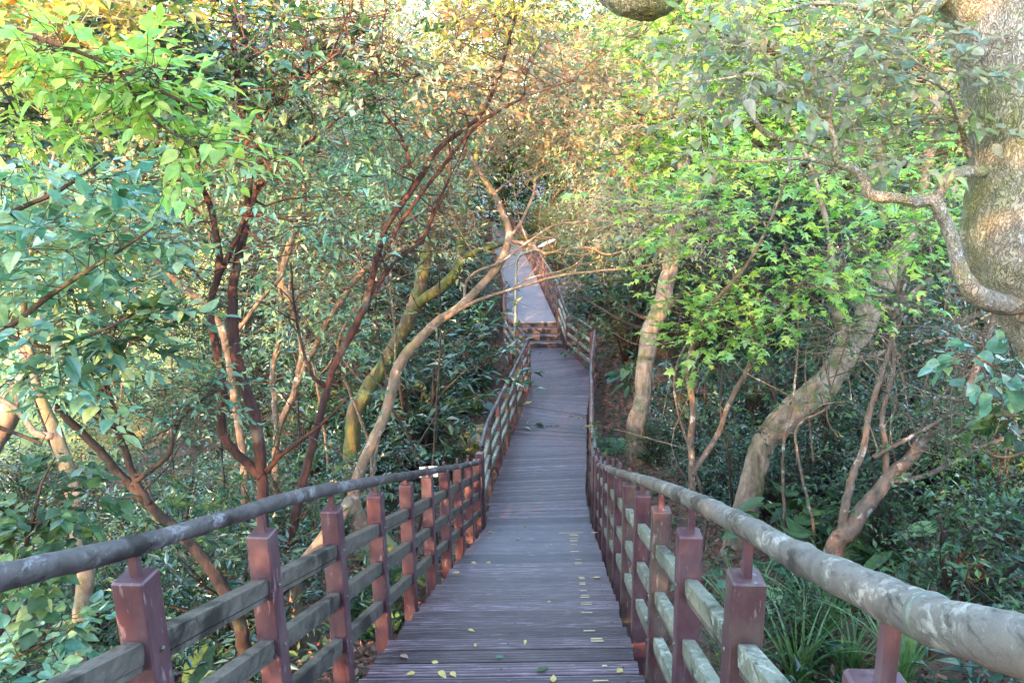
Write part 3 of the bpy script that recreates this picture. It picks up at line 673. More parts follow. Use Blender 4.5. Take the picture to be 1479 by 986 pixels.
# ------------------------------------------------------------------ trees
def px_limb(rows):
    """rows (px, py, depth, radius in photo pixels) -> x y z r"""
    return [(*P(a, b, d), r*d/F) for a, b, d, r in rows]
def make_tree(name, label, bark, limbs, crowns, cat='tree', group=None, rng=None, sides=12, rough=.10, wob=.06, tr=.012, ground_it=True, step=.07, main='trunk', bark_d=None, bare=0):
    rng = rng or np.random.default_rng(abs(hash(label)) % 1000 if 0 else sum(map(ord, label)))
    first = px_limb(limbs[0]) if not isinstance(limbs[0], np.ndarray) else limbs[0]
    b = np.array(first[0])
    if ground_it: 
        g = ground(b[0], b[1]); 
        if b[2] > g: first = [(b[0]+(b[0]-first[1][0])*.15, b[1], float(g)-.15, b[3]*1.25)]+list(first); b = np.array(first[0])
    root = empty(name, b[:3], label, cat, group); anchors = []
    for i, lm in enumerate([first]+[px_limb(q) if not isinstance(q, np.ndarray) else q for q in limbs[1:]]):
        m = MB(); r_ = np.array(lm)[:, 3].max(); sd_ = sides if r_ > .05 else (8 if r_ > .02 else 6)
        big = bark_d is not None and r_ > .05
        c = tube(m, lm, sd_ if not big else int(sides*(1 if r_ > .12 else .5)), max(step*min(1, r_/.08), .012 if big else .03), rough if r_ > .02 else .05, wob if not big else 0, 0, rng, bark=(bark_d[0]*min(1, r_/.12), bark_d[1]) if big else None)
        m.build(main if i == 0 else 'branch', bark, root, smooth=True); anchors.append(c[len(c)//3 if i == 0 else 0:])
    an = np.vstack(anchors)
    if crowns:
        by = {}
        for cr in crowns: by.setdefault(cr['mat'], []).append(cr)
        tm = MB()
        for mt, lst in by.items():
            m = MB()
            for cr in lst:
                px, py, d, rx, ry, rd = cr['v']
                fill_volume(m, rng, P(px, py, d), (rx*d/F, rd, ry*d/F), cr['n'], cr['per'], cr['cr'], cr['spec'], an, m, cr.get('shell', .3), tr)
            for _ in range(bare):
                a = an[rng.integers(len(an)//4, len(an))]; e = a[:3]; dd = rand_dirs(rng, 1, .7, .45)[0]; L0 = rng.uniform(.5, 1.3); pts = [(*e, min(a[3]*.5, .009))]
                for q in range(4): dd = unit(dd+rng.normal(0, .28, 3)+[0, 0, .08]); e = e+dd*L0/4; pts.append((*e, .007*(1-.22*(q+1))))
                cc = tube(m, pts, 4, .1, 0, .2, 1, rng)
                for q in range(4):
                    b0 = cc[rng.integers(len(cc)//3, len(cc))]; d2 = unit(dd+rng.normal(0, .6, 3)); L2 = L0*rng.uniform(.2, .5)
                    tube(m, [(*b0[:3], .003), (*(b0[:3]+d2*L2*.5+rng.normal(0, .02, 3)), .0022), (*(b0[:3]+d2*L2), .0012)], 3, .12, 0, 0, 1, rng, cap=False)
            bare = 0
            m.build('crown', [L_[mt], bark], root)
    return root
def C(v, mat, n, per, cr, sp, **k): return dict(v=v, mat=mat, n=n, per=per, cr=cr, spec=sp, **k)

# --- right foreground tree
make_tree('tree', 'huge flaky-barked tree trunk filling the upper right corner beside the stairs', M['bark_big'], [
    [(1900, 1180, 3.1, 130), (1790, 900, 3.15, 112), (1672, 620, 3.2, 100), (1566, 455, 3.3, 96), (1486, 345, 3.3, 82), (1488, 240, 3.3, 74), (1490, 130, 3.3, 82), (1470, 0, 3.35, 96), (1450, -140, 3.4, 84), (1470, -400, 3.5, 66), (1450, -700, 3.7, 40)],
    [(1470, 30, 3.3, 70), (1380, -70, 3.3, 58), (1240, -110, 3.4, 48), (1080, -80, 3.5, 44), (980, -42, 3.6, 40), (935, -16, 3.6, 41), (880, -40, 3.65, 36), (800, -120, 3.7, 26), (700, -260, 3.8, 14)],
    [(1485, 440, 3.3, 15), (1440, 440, 3.2, 16), (1407, 428, 3.12, 15), (1386, 395, 3.1, 11), (1374, 346, 3.1, 9.5), (1350, 292, 3.1, 9.5), (1325, 293, 3.1, 8.5), (1300, 287, 3.1, 8), (1256, 281, 3.1, 8), (1249, 260, 3.1, 7.5), (1229, 243, 3.1, 7), (1209, 236, 3.1, 6), (1205, 203, 3.1, 5), (1196, 168, 3.1, 4.5), (1210, 120, 3.1, 3.5), (1222, 85, 3.1, 3), (1245, 50, 3.1, 2), (1262, 10, 3.1, 1.2)],
    [(1352, 290, 3.1, 9), (1368, 258, 3.1, 8), (1385, 250, 3.12, 8), (1420, 247, 3.2, 10)],
    [(1204, 238, 3.1, 4), (1170, 230, 3.1, 3), (1134, 230, 3.05, 2.8), (1100, 232, 3.0, 2.5), (1063, 232, 3.0, 2), (1010, 222, 2.95, 1.2)],
    [(1212, 226, 3.1, 4), (1180, 212, 3.15, 3.2), (1148, 203, 3.15, 3), (1107, 193, 3.2, 4.5), (1085, 165, 3.2, 4), (1067, 135, 3.2, 3), (1040, 105, 3.25, 1.5)],
    [(1196, 170, 3.1, 4), (1160, 155, 3.05, 2.8), (1130, 145, 3.0, 2.8), (1104, 135, 3.0, 2.5), (1060, 110, 2.95, 1.6), (1020, 85, 2.95, 1)],
    [(1186, 160, 3.1, 3), (1180, 130, 3.12, 2.5), (1168, 98, 3.15, 2), (1150, 60, 3.2, 1.2)],
    [(1400, 225, 3.3, 5), (1385, 175, 3.2, 3.5), (1365, 130, 3.1, 3), (1330, 112, 3.1, 2), (1290, 100, 3.05, 1.2)],
    [(1385, -20, 3.3, 14), (1330, 20, 3.3, 8), (1290, 25, 3.35, 6), (1240, 10, 3.4, 4), (1180, 5, 3.4, 3), (1110, 20, 3.4, 1.5)],
    ], [
    C((1150, 60, 3.15, 150, 55, .45), 'olive', 13, 6, .10, spec('ovh', .062, 6, .18)),
    C((1060, 110, 3.1, 110, 55, .4), 'olive', 9, 6, .09, spec('ovh', .062, 6, .17)),
    C((1310, 120, 3.15, 90, 90, .4), 'olive', 13, 6, .10, spec('ovh', .066, 6, .18)),
    C((1290, 200, 3.15, 80, 30, .3), 'olive', 5, 6, .08, spec('ovh', .062, 6, .17)),
    ], sides=170, rough=.02, wob=.03, step=.018, tr=.004, bark_d=(.013, 22))
# --- leaning rough brown tree right of the stairs
make_tree('tree', 'thick leaning trunk with pale rough bark at its foot, right of the lower stairs', M['bark_brown'], [
    [(1066, 790, 9.0, 19.5), (1078, 735, 9.0, 17.4), (1090, 680, 9.0, 16.6), (1108, 632, 9.0, 18.1), (1150, 590, 9.0, 19.5), (1195, 550, 9.05, 18.7), (1228, 500, 9.1, 17.4), (1250, 465, 9.15, 17.4), (1270, 425, 9.2, 16.6), (1292, 380, 9.3, 14.4), (1320, 320, 9.4, 8.3), (1340, 230, 9.6, 6.9), (1350, 100, 9.8, 5.1), (1330, -40, 10, 3.7)],
    [(1222, 510, 9.1, 11.0), (1216, 470, 9.0, 9.6), (1206, 435, 8.95, 8.3), (1202, 405, 8.95, 6.2), (1195, 330, 9, 3.1), (1170, 240, 9, 2.2), (1130, 150, 9, 1.3)],
    [(1262, 440, 9.2, 6.9), (1290, 445, 9.1, 6.2), (1310, 430, 9.1, 4.1), (1350, 400, 9, 2.8), (1400, 380, 9, 1.4)],
    [(1235, 520, 9.1, 5.5), (1290, 505, 9.0, 3.4), (1350, 490, 8.9, 2.8), (1400, 470, 8.8, 2.1), (1450, 440, 8.8, 1.4)],
    ], [C((1340, 60, 9.8, 240, 190, 2.0), 'mid', 30, 16, .38, spec('ov', .10, 7, .4)),
        C((1300, 330, 9.3, 130, 90, 1.2), 'dark', 12, 12, .3, spec('ov', .09, 7, .35))], sides=90, rough=.06, wob=.05, step=.03, bark_d=(.028, 10))
# --- maples
MP = spec('maple', .082, 6, .26, 'alt', .1, .0022, 1.3)
make_tree('maple_tree', 'young maple with bright lime star leaves leaning over the right railing', M['bark_grey'], [
    [(1000, 690, 8.2, 5), (996, 640, 8.2, 5), (1000, 590, 8.1, 4.5), (992, 540, 8, 4), (1000, 500, 7.8, 3.5), (1030, 440, 7.5, 3), (1080, 380, 7.2, 2.5), (1120, 300, 7, 2), (1150, 200, 7, 1.2)],
    [(1000, 685, 8.2, 4.5), (1035, 630, 8.2, 4), (1055, 580, 8.1, 4), (1082, 530, 8, 4), (1090, 470, 7.8, 3), (1060, 400, 7.5, 2), (1020, 300, 7.4, 1.2)],
    [(1082, 530, 8, 3), (1110, 480, 7.8, 3), (1150, 420, 7.5, 2.5), (1210, 360, 7.2, 2), (1290, 330, 7.2, 1)],
    ], [
    C((1085, 480, 7.4, 95, 34, .9), 'maple', 9, 9, .24, MP),
    C((1150, 385, 7.2, 165, 60, 1.3), 'maple', 17, 9, .32, MP),
    C((1190, 290, 7.0, 230, 75, 1.4), 'maple', 31, 11, .32, MP),
    ], cat='maple tree', tr=.006)
make_tree('maple_tree', 'taller maple behind the big trunk spreading pale green layers at the upper right', M['bark_dark'], [
    [(1262, 800, 11.5, 10), (1268, 690, 11.5, 9), (1280, 560, 11.5, 9), (1305, 420, 11.5, 9), (1315, 300, 11.3, 9), (1318, 235, 11.2, 9), (1335, 150, 11, 7), (1320, 30, 11, 5), (1280, -80, 11, 3)],
    [(1318, 240, 11.2, 8), (1345, 228, 11.2, 6), (1380, 222, 11, 5), (1420, 228, 11, 3)],
    [(1310, 330, 11.3, 6), (1220, 270, 11, 5), (1120, 220, 10.5, 4), (1020, 180, 10, 3), (940, 170, 9.8, 2), (900, 150, 9.6, 1.2)],
    [(1325, 180, 11.1, 5), (1200, 110, 10.5, 4), (1080, 60, 10, 3), (980, 20, 9.8, 1.5)],
    ], [
    C((1000, 200, 9.8, 110, 55, 1.4), 'maple', 18, 13, .34, spec('maple', .105, 6, .34, 'alt', .1, .003, 1.2)),
    C((1130, 160, 10.2, 170, 80, 1.6), 'maple', 31, 14, .36, spec('maple', .105, 6, .34, 'alt', .1, .003, 1.2)),
    C((1280, 200, 10.8, 130, 90, 1.6), 'maple', 22, 13, .36, spec('maple', .105, 6, .34, 'alt', .1, .003, 1.2)),
    C((1040, 40, 10, 170, 60, 1.6), 'maple', 30, 14, .36, spec('maple', .105, 6, .34, 'alt', .1, .003, 1.2)),
    C((1300, 20, 11, 170, 60, 1.6), 'maple', 20, 13, .36, spec('maple', .105, 6, .34, 'alt', .1, .003, 1.2)),
    ], cat='maple tree', tr=.010)
# --- trunk with fern just right of the lower deck
make_tree('tree', 'brown upright trunk leaning slightly right, with a root flare, just right of the level deck', M['bark_brown'], [
    [(925, 605, 14.5, 14.4), (930, 580, 14.5, 11.9), (934, 540, 14.5, 11.9), (940, 490, 14.6, 12.8), (955, 440, 14.7, 12.8), (968, 400, 14.8, 11.9), (980, 340, 15, 11.0), (992, 260, 15, 10.2), (985, 180, 15, 8.5), (1000, 60, 15.2, 6.8), (990, -60, 15.5, 4.2)],
    [(980, 330, 15, 7.6), (1010, 280, 15, 6.0), (1050, 240, 15.3, 4.2), (1110, 180, 15.6, 2.5)],
    [(990, 230, 15, 6.0), (950, 150, 14.8, 4.2), (945, 90, 14.6, 3.4), (930, 20, 14.5, 2.5)],
    ], [C((990, 60, 15, 170, 120, 2.5), 'mid', 34, 16, .55, spec('ov', .15, 7, .5)),
        C((960, 300, 14, 100, 60, 1.5), 'olive', 12, 14, .4, spec('ov', .12, 7, .45))], sides=16)
# --- pale twisting tree, centre left
make_tree('tree', 'pale twisting trunk rising across the middle over the left railing', M['bark_pale'], [
    [(519, 790, 9.00, 16.0), (519, 757, 9.00, 14.6), (511, 715, 9.00, 9.3), (520, 680, 9.00, 8.0), (543, 630, 9.00, 8.0), (563, 580, 9.00, 8.0), (575, 535, 9.00, 8.0), (592, 508, 9.00, 7.3), (625, 475, 9.00, 6.6), (665, 445, 9.00, 6.0), (695, 415, 9.00, 5.6), (722, 380, 9.00, 5.6), (735, 345, 9.00, 5.0), (728, 315, 9.00, 4.7), (712, 280, 9.00, 4.0), (690, 245, 9.00, 3.3), (670, 205, 9.00, 2.7), (672, 140, 9.00, 1.9), (668, 80, 9.00, 1.4)],
    [(660, 448, 9.00, 3.1), (695, 432, 8.95, 2.5), (735, 420, 8.90, 2.2), (800, 400, 8.85, 1.8), (860, 392, 8.80, 1.6), (925, 385, 8.75, 1.5), (1000, 370, 8.70, 1.0)],
    [(672, 440, 9.00, 2.5), (672, 410, 9.00, 2.0), (690, 392, 8.95, 2.0), (725, 378, 8.90, 1.8), (765, 348, 8.85, 1.6), (805, 325, 8.80, 1.5), (860, 320, 8.75, 1.0), (930, 305, 8.70, 0.7)],
    [(733, 420, 8.90, 1.5), (765, 402, 8.90, 1.3), (820, 388, 8.90, 1.2), (850, 365, 8.90, 0.7)],
    [(735, 345, 9.00, 2.5), (752, 320, 9.00, 2.2), (768, 285, 9.05, 2.0), (775, 250, 9.10, 1.8), (785, 210, 9.10, 1.3), (805, 160, 9.20, 0.9), (810, 90, 9.20, 0.6)],
    [(735, 348, 9.00, 3.1), (765, 352, 8.90, 2.5), (785, 365, 8.90, 2.2), (815, 360, 8.85, 2.0), (850, 358, 8.80, 1.8), (880, 368, 8.80, 1.5), (930, 350, 8.70, 1.0)],
    [(712, 280, 9.00, 2.0), (745, 255, 9.00, 1.5), (790, 235, 9.00, 1.3), (840, 190, 9.00, 0.8), (880, 130, 8.90, 0.5)],
    [(690, 245, 9.00, 1.8), (720, 195, 9.00, 1.5), (770, 160, 9.00, 1.5), (800, 140, 9.00, 1.3), (850, 110, 8.90, 0.7)],
    ], [
    C((760, 110, 9.00, 160, 75, .9), 'tan', 17, 9, .22, spec('ovh', .115, 6, .26)),
    C((860, 170, 8.80, 120, 65, .8), 'tan', 12, 9, .22, spec('ov', .115, 6, .26)),
    C((930, 330, 8.70, 110, 34, .5), 'olive', 14, 9, .18, spec('ov', .085, 6, .24)),
    C((720, 200, 9.00, 130, 50, .8), 'tan', 14, 9, .2, spec('ov', .09, 6, .24)),
    ], sides=18, rough=.10, wob=.07, bare=45, tr=.009)
# thick old root/second stem of it
make_tree('dead_trunk', 'bare leaning pole-like stem crossing behind the third left railing post', M['bark_pale'], [
    [(425, 840, 6.6, 12), (447, 806, 6.6, 11), (470, 775, 6.65, 10), (492, 745, 6.75, 9), (505, 722, 6.9, 8)]], [], cat='dead trunk', rough=.12)
# --- mossy trunks
make_tree('tree', 'bright mossy leaning trunk between the pale tree and the dark thicket', M['bark_moss'], [
    [(505, 625, 12.2, 11.5), (522, 575, 12.2, 11.5), (552, 525, 12.2, 10.8), (580, 470, 12.2, 10.1), (598, 420, 12.3, 9.4), (612, 370, 12.4, 8.6), (622, 330, 12.5, 7.9), (640, 270, 12.6, 6.5), (650, 190, 12.8, 5.0), (640, 90, 13, 3.6), (650, -20, 13, 2.2)],
    [(592, 450, 12.2, 7.4), (615, 432, 12.1, 7.4), (645, 410, 12.1, 7.4), (662, 390, 12.1, 6.8), (668, 365, 12.1, 6.8), (672, 300, 12.2, 5.4), (690, 220, 12.4, 4.0), (700, 120, 12.6, 2.7)],
    [(668, 372, 12.1, 4.0), (690, 362, 12, 4.0), (715, 355, 11.9, 3.7), (750, 345, 11.8, 3.4), (800, 340, 11.7, 2.0), (850, 330, 11.6, 1.4)],
    ], [C((640, 60, 12.8, 200, 120, 2), 'olive', 36, 14, .45, spec('ov', .13, 7, .45)),
        C((560, 190, 12.8, 120, 80, 1.5), 'teal', 20, 12, .4, spec('lw', .15, 8, .4))], sides=16)
# --- dark red multi-stem tree, left
make_tree('tree', 'dark red forked tree standing behind the second left railing post', M['bark_red'], [
    [(380, 770, 6.2, 9.3), (380, 720, 6.2, 8.6), (379, 685, 6.2, 8.6), (376, 640, 6.2, 8.6), (368, 590, 6.2, 8.6), (352, 540, 6.2, 7.7), (340, 490, 6.2, 7.4), (337, 440, 6.2, 6.6), (340, 400, 6.2, 6.2), (352, 350, 6.2, 5.9), (360, 300, 6.2, 5.4), (362, 250, 6.2, 5.4), (358, 200, 6.2, 5.0), (350, 150, 6.2, 4.7), (342, 100, 6.2, 3.9), (338, 40, 6.2, 3.1), (345, -40, 6.2, 2.3)],
    [(378, 688, 6.2, 6.5), (352, 665, 6.2, 6.2), (328, 640, 6.2, 6.5), (318, 615, 6.2, 6.5), (320, 575, 6.2, 5.8), (315, 530, 6.2, 5.8), (305, 480, 6.2, 5.8), (302, 445, 6.2, 5.4), (312, 400, 6.2, 5.8), (313, 365, 6.2, 5.0), (303, 310, 6.2, 4.3), (290, 270, 6.2, 4.3), (283, 235, 6.2, 3.6), (272, 190, 6.2, 2.9), (235, 120, 6.2, 2.6), (208, 50, 6.2, 3.2), (195, -20, 6.2, 2.9)],
    [(316, 400, 6.2, 4.3), (340, 350, 6.1, 4.0), (364, 300, 6.1, 3.6), (372, 275, 6.1, 4.0), (400, 235, 6.05, 3.6), (428, 218, 6.0, 2.9), (460, 195, 6.0, 2.2), (500, 165, 6, 1.4), (560, 140, 6, 0.9)],
    [(330, 215, 6.2, 3.3), (355, 190, 6.15, 3.3), (400, 150, 6.1, 2.9), (445, 108, 6.05, 2.3), (500, 65, 6.0, 1.8), (560, 20, 6.0, 1.1)],
    [(445, 108, 6.05, 1.8), (440, 60, 6.05, 1.4), (420, 10, 6.05, 1.1)],
    [(385, 680, 6.2, 4.3), (410, 655, 6.15, 3.6), (440, 632, 6.1, 2.9), (470, 608, 6.1, 2.2), (500, 575, 6, 1.4)],
    ], [
    C((330, 60, 6.2, 150, 80, .8), 'dark', 20, 10, .2, spec('ovh', .12, 6, .26, up=.8)),
    C((470, 100, 6, 130, 80, .8), 'mid', 14, 10, .22, spec('ov', .10, 6, .28)),
    C((540, 60, 6, 110, 60, .8), 'olive', 12, 10, .22, spec('ov', .10, 6, .28)),
    C((330, 250, 6.3, 120, 60, .8), 'teal', 12, 9, .2, spec('ov', .10, 6, .28)),
    C((420, 300, 6.1, 90, 60, .5), 'teal', 8, 8, .2, spec('ov', .09, 6, .26)),
    ], sides=14, rough=.14, wob=.09, bare=60, tr=.009)
# --- reddish slanting tree
make_tree('tree', 'slender maroon stem slanting up toward the top centre behind the left railing', M['bark_red'], [
    [(420, 800, 7.2, 6.8), (430, 750, 7.2, 6.4), (440, 700, 7.2, 6.0), (455, 650, 7.2, 6.0), (468, 600, 7.2, 6.0), (475, 560, 7.2, 5.5), (495, 510, 7.2, 5.5), (525, 450, 7.2, 5.1), (542, 390, 7.2, 4.7), (560, 330, 7.2, 4.2), (600, 270, 7.2, 4.2), (630, 220, 7.2, 3.8), (665, 190, 7.2, 3.4), (700, 160, 7.2, 2.9), (720, 110, 7.2, 2.5), (735, 60, 7.2, 2.0), (750, 0, 7.2, 1.3)],
    [(475, 560, 7.2, 4.0), (450, 540, 7.1, 2.4), (430, 470, 7.1, 2.0), (420, 380, 7.1, 1.6)],
    [(545, 385, 7.2, 3.2), (580, 320, 7.1, 2.7), (640, 240, 7, 2.6), (690, 180, 7, 2.4), (760, 140, 6.9, 1.9), (830, 115, 6.8, 1.3)],
    [(520, 460, 7.2, 3.2), (560, 390, 7.3, 2.7), (610, 345, 7.3, 2.4), (630, 300, 7.3, 2.1), (650, 250, 7.3, 1.6), (645, 180, 7.3, 1.1)],
    [(600, 270, 7.2, 2.4), (580, 200, 7.2, 2.1), (540, 140, 7.2, 1.6), (520, 60, 7.2, 1.2)],
    ], [
    C((640, 80, 7.2, 150, 80, .9), 'tan', 13, 9, .22, spec('ovh', .10, 6, .28)),
    C((560, 160, 7.2, 110, 60, .8), 'teal', 12, 9, .22, spec('ov', .10, 6, .28)),
    C((700, 20, 7.2, 120, 50, .8), 'gold', 14, 10, .22, spec('ov', .10, 6, .28)),
    C((600, 330, 7.8, 70, 50, .5), 'olive', 6, 8, .2, spec('ov', .08, 6, .24)),
    ], sides=12, rough=.12, wob=.08, bare=60, tr=.009)
# --- far-left trees
make_tree('tree', 'dark trunk slanting from the left edge down to the stair railing', M['bark_dark'], [
    [(345, 895, 5.8, 9.4), (325, 850, 5.8, 8.6), (300, 815, 5.8, 7.9), (262, 775, 5.8, 7.2), (225, 735, 5.8, 6.8), (180, 690, 5.75, 6.5), (130, 640, 5.7, 5.8), (80, 590, 5.65, 5.8), (35, 545, 5.6, 5.4), (-10, 500, 5.6, 5.0), (-60, 430, 5.6, 4.3), (-90, 300, 5.6, 3.6), (-80, 120, 5.6, 2.2)],
    [(215, 728, 5.75, 4.5), (195, 690, 5.75, 4.9), (175, 640, 5.75, 4.5), (158, 580, 5.7, 4.1), (145, 530, 5.7, 3.8), (120, 480, 5.7, 2.6), (105, 420, 5.7, 1.9), (80, 330, 5.7, 1.2)],
    [(190, 700, 5.75, 3.8), (215, 680, 5.7, 3.8), (245, 655, 5.7, 3.8), (255, 620, 5.7, 2.6), (275, 590, 5.7, 1.9), (320, 560, 5.6, 1.2)],
    [(85, 595, 5.65, 3.8), (120, 560, 5.6, 3.4), (140, 530, 5.6, 3.0), (170, 470, 5.5, 1.9), (200, 420, 5.5, 1.2)],
    ], [C((60, 190, 5.6, 130, 80, .7), 'dark', 11, 9, .22, spec('ovh', .12, 6, .28)),
        C((90, 470, 5.5, 120, 60, .5), 'teal', 14, 8, .18, spec('ovh', .10, 6, .24)),
        C((250, 570, 5.5, 90, 40, .4), 'teal', 8, 8, .16, spec('ov', .08, 6, .22))], sides=12, rough=.14, wob=.1, bare=30, tr=.005)
make_tree('tree', 'brown peeling trunk at the lower left passing behind the left log handrail', M['bark_brown'], [
    [(108, 1030, 5.0, 13), (110, 960, 5.0, 12), (115, 880, 5.0, 11), (118, 820, 5.0, 11), (108, 760, 5.0, 10), (100, 700, 5.0, 9.5), (85, 650, 5.0, 9), (70, 610, 5.0, 8), (50, 560, 5.0, 6), (40, 500, 5.0, 5), (35, 420, 5, 4), (60, 300, 5, 3), (90, 180, 5, 2)],
    [(78, 630, 5.0, 6), (50, 625, 5.0, 5), (20, 590, 5.0, 4), (-30, 560, 5, 3)],
    ], [C((40, 330, 4.8, 110, 90, .5), 'teal', 18, 9, .16, spec('ovh', .12, 6, .22)),
        C((60, 20, 5, 140, 60, .5), 'gold', 18, 9, .2, spec('ovh', .11, 6, .26))], sides=14, rough=.16, wob=.09, tr=.004)
make_tree('tree', 'pale leaning trunk at the far left edge among sunlit leaves', M['bark_pale'], [
    [(-60, 720, 7.5, 18), (-10, 650, 7.5, 17), (25, 580, 7.5, 16), (42, 520, 7.5, 13), (60, 460, 7.6, 9), (100, 400, 7.7, 8), (150, 330, 7.8, 7), (170, 250, 7.8, 6), (220, 190, 7.9, 5), (235, 120, 8, 4), (240, 20, 8, 3)],
    [(150, 330, 7.8, 5), (165, 270, 7.8, 5), (155, 200, 7.8, 4), (145, 150, 7.8, 3)],
    ], [C((140, 120, 8, 200, 110, 1.2), 'mid', 34, 12, .3, spec('ov', .12, 7, .34)),
        C((60, 300, 7.8, 140, 60, 1.0), 'teal', 14, 11, .3, spec('ov', .12, 7, .34))], sides=14, rough=.12, wob=.08, tr=.007)
make_tree('tree', 'grey-brown branching trunk seen through the leaves left of the dark red tree', M['bark_grey'], [
    [(352, 700, 9.2, 5.8), (345, 640, 9.2, 5.4), (335, 570, 9.2, 5.1), (325, 500, 9.2, 5.1), (300, 450, 9.2, 4.8), (265, 420, 9.2, 4.8), (230, 385, 9.2, 4.8), (205, 350, 9.2, 4.5), (200, 300, 9.2, 4.2), (215, 240, 9.2, 3.8), (228, 190, 9.2, 3.5), (232, 130, 9.2, 2.9), (245, 40, 9.2, 1.9)],
    [(215, 240, 9.2, 3.0), (190, 280, 9.2, 2.4), (175, 250, 9.2, 2.4), (165, 200, 9.2, 2.4), (150, 160, 9.2, 1.8)],
    [(325, 500, 9.2, 3.0), (380, 430, 9.1, 3.0), (405, 400, 9.1, 3.0), (425, 340, 9.1, 2.7), (440, 290, 9.1, 2.4), (435, 240, 9.1, 2.1), (450, 180, 9, 1.4)],
    ], [C((220, 80, 9.2, 180, 90, 1.2), 'mid', 26, 12, .34, spec('ov', .13, 7, .38)),
        C((400, 200, 9.1, 150, 110, 1.2), 'teal', 26, 12, .34, spec('ov', .11, 7, .36))], sides=14, rough=.12, wob=.09, tr=.008)
make_tree('tree', 'twin thin grey stems in the thicket left of the slanting maroon stem', M['bark_grey'], [
    [(395, 700, 10, 5.2), (400, 620, 10, 5.2), (425, 560, 10, 4.9), (437, 500, 10, 4.5), (420, 440, 10, 4.5), (405, 400, 10, 4.1), (420, 340, 10, 3.8), (440, 270, 10, 3.0), (470, 180, 10, 2.2), (480, 60, 10, 1.5)],
    [(425, 560, 10, 3.8), (455, 500, 9.9, 3.8), (480, 455, 9.8, 3.8), (515, 400, 9.7, 3.8), (560, 370, 9.6, 3.0), (610, 340, 9.5, 2.2), (650, 300, 9.4, 1.5)],
    [(400, 620, 10, 3.8), (395, 540, 10, 3.4), (408, 470, 10, 3.0), (402, 380, 10, 2.2)],
    ], [C((480, 200, 10, 130, 100, 1.2), 'teal', 26, 12, .36, spec('lw', .13, 8, .36)),
        C((430, 430, 10, 90, 80, .8), 'teal', 10, 10, .3, spec('ov', .10, 7, .34))], sides=12, rough=.12, wob=.1, bare=40, tr=.007)
# --- right multi-stem shrub tree
make_tree('tree', 'many-stemmed leaning tangle of bare branches in the lower right thicket', M['bark_grey'], [
    [(1205, 800, 6.8, 14.4), (1228, 770, 6.8, 12.8), (1255, 730, 6.8, 11.0), (1290, 690, 6.8, 9.3), (1320, 660, 6.8, 8.5), (1350, 620, 6.8, 7.6), (1385, 575, 6.8, 6.0), (1420, 500, 6.8, 4.2), (1450, 400, 6.8, 2.5)],
    [(1212, 790, 6.8, 6.8), (1222, 740, 6.8, 6.0), (1232, 690, 6.8, 5.2), (1250, 640, 6.8, 4.5), (1262, 580, 6.8, 4.1), (1285, 500, 6.8, 3.8), (1295, 440, 6.8, 3.0), (1300, 380, 6.8, 2.2)],
    [(1290, 695, 6.8, 3.8), (1330, 690, 6.75, 3.4), (1370, 672, 6.7, 3.4), (1420, 645, 6.65, 3.0), (1479, 622, 6.6, 3.0), (1560, 590, 6.5, 2.2)],
    [(1262, 660, 6.8, 3.8), (1300, 640, 6.75, 3.0), (1350, 612, 6.7, 3.0), (1400, 585, 6.7, 2.6), (1479, 545, 6.6, 1.9)],
    [(1282, 700, 6.8, 4.5), (1280, 650, 6.8, 4.1), (1278, 600, 6.8, 3.8), (1290, 540, 6.8, 3.4), (1292, 470, 6.8, 2.6), (1310, 400, 6.8, 1.5)],
    [(1310, 668, 6.8, 3.0), (1340, 600, 6.8, 2.5), (1370, 560, 6.8, 2.2), (1400, 540, 6.8, 1.5)],
    ], [C((1330, 470, 6.9, 130, 60, .8), 'dark', 12, 9, .24, spec('ov', .08, 6, .26)),
        C((1400, 600, 6.9, 90, 60, .7), 'mid', 9, 9, .2, spec('ov', .07, 6, .24))], sides=12, rough=.16, wob=.1, bare=50, tr=.006)

# ------------------------------------------------------------------ overhanging sprigs close to the camera
def sprig(label, limbs, mat, crowns, bark='bark_dark'):
    return make_tree('branch_of_leaves', label, M[bark], limbs, crowns, cat='leafy branch', ground_it=False, sides=6, rough=.05, wob=.08, tr=.0025, main='stem')
LM = spec('ovh', .070, 7, .20, 'alt', .2, .0018, 1.2)
make_tree('shrub', 'tall shrub with bright yellow-green leaves arching in at the upper left', M['bark_dark'], [
    [(-520, 950, 2.9, 14), (-400, 500, 2.85, 12), (-220, 120, 2.8, 9), (-80, 25, 2.75, 6), (0, 38, 2.7, 4.4), (60, 58, 2.7, 4), (110, 75, 2.7, 3.4), (170, 100, 2.7, 2.8), (230, 130, 2.7, 2.2), (300, 165, 2.7, 1.4)],
    [(-60, 30, 2.75, 4), (-20, 100, 2.75, 3), (10, 140, 2.75, 2), (30, 180, 2.75, 1.2)],
    [(170, 100, 2.7, 2.4), (220, 170, 2.72, 2), (270, 205, 2.72, 1.2)]],
    [C((120, 85, 2.7, 80, 28, .2), 'lime', 7, 6, .055, LM), C((210, 115, 2.7, 75, 28, .2), 'lime', 8, 6, .055, LM),
     C((265, 205, 2.72, 50, 22, .12), 'lime', 4, 5, .045, LM), C((25, 160, 2.75, 40, 40, .12), 'lime', 6, 5, .05, spec('ovh', .066, 7, .17, 'alt', .2, .0018, 1.2))],
    cat='shrub', sides=8, tr=.0025)
TM = spec('ovh', .088, 7, .22, 'alt', .2, .002, 1.2)
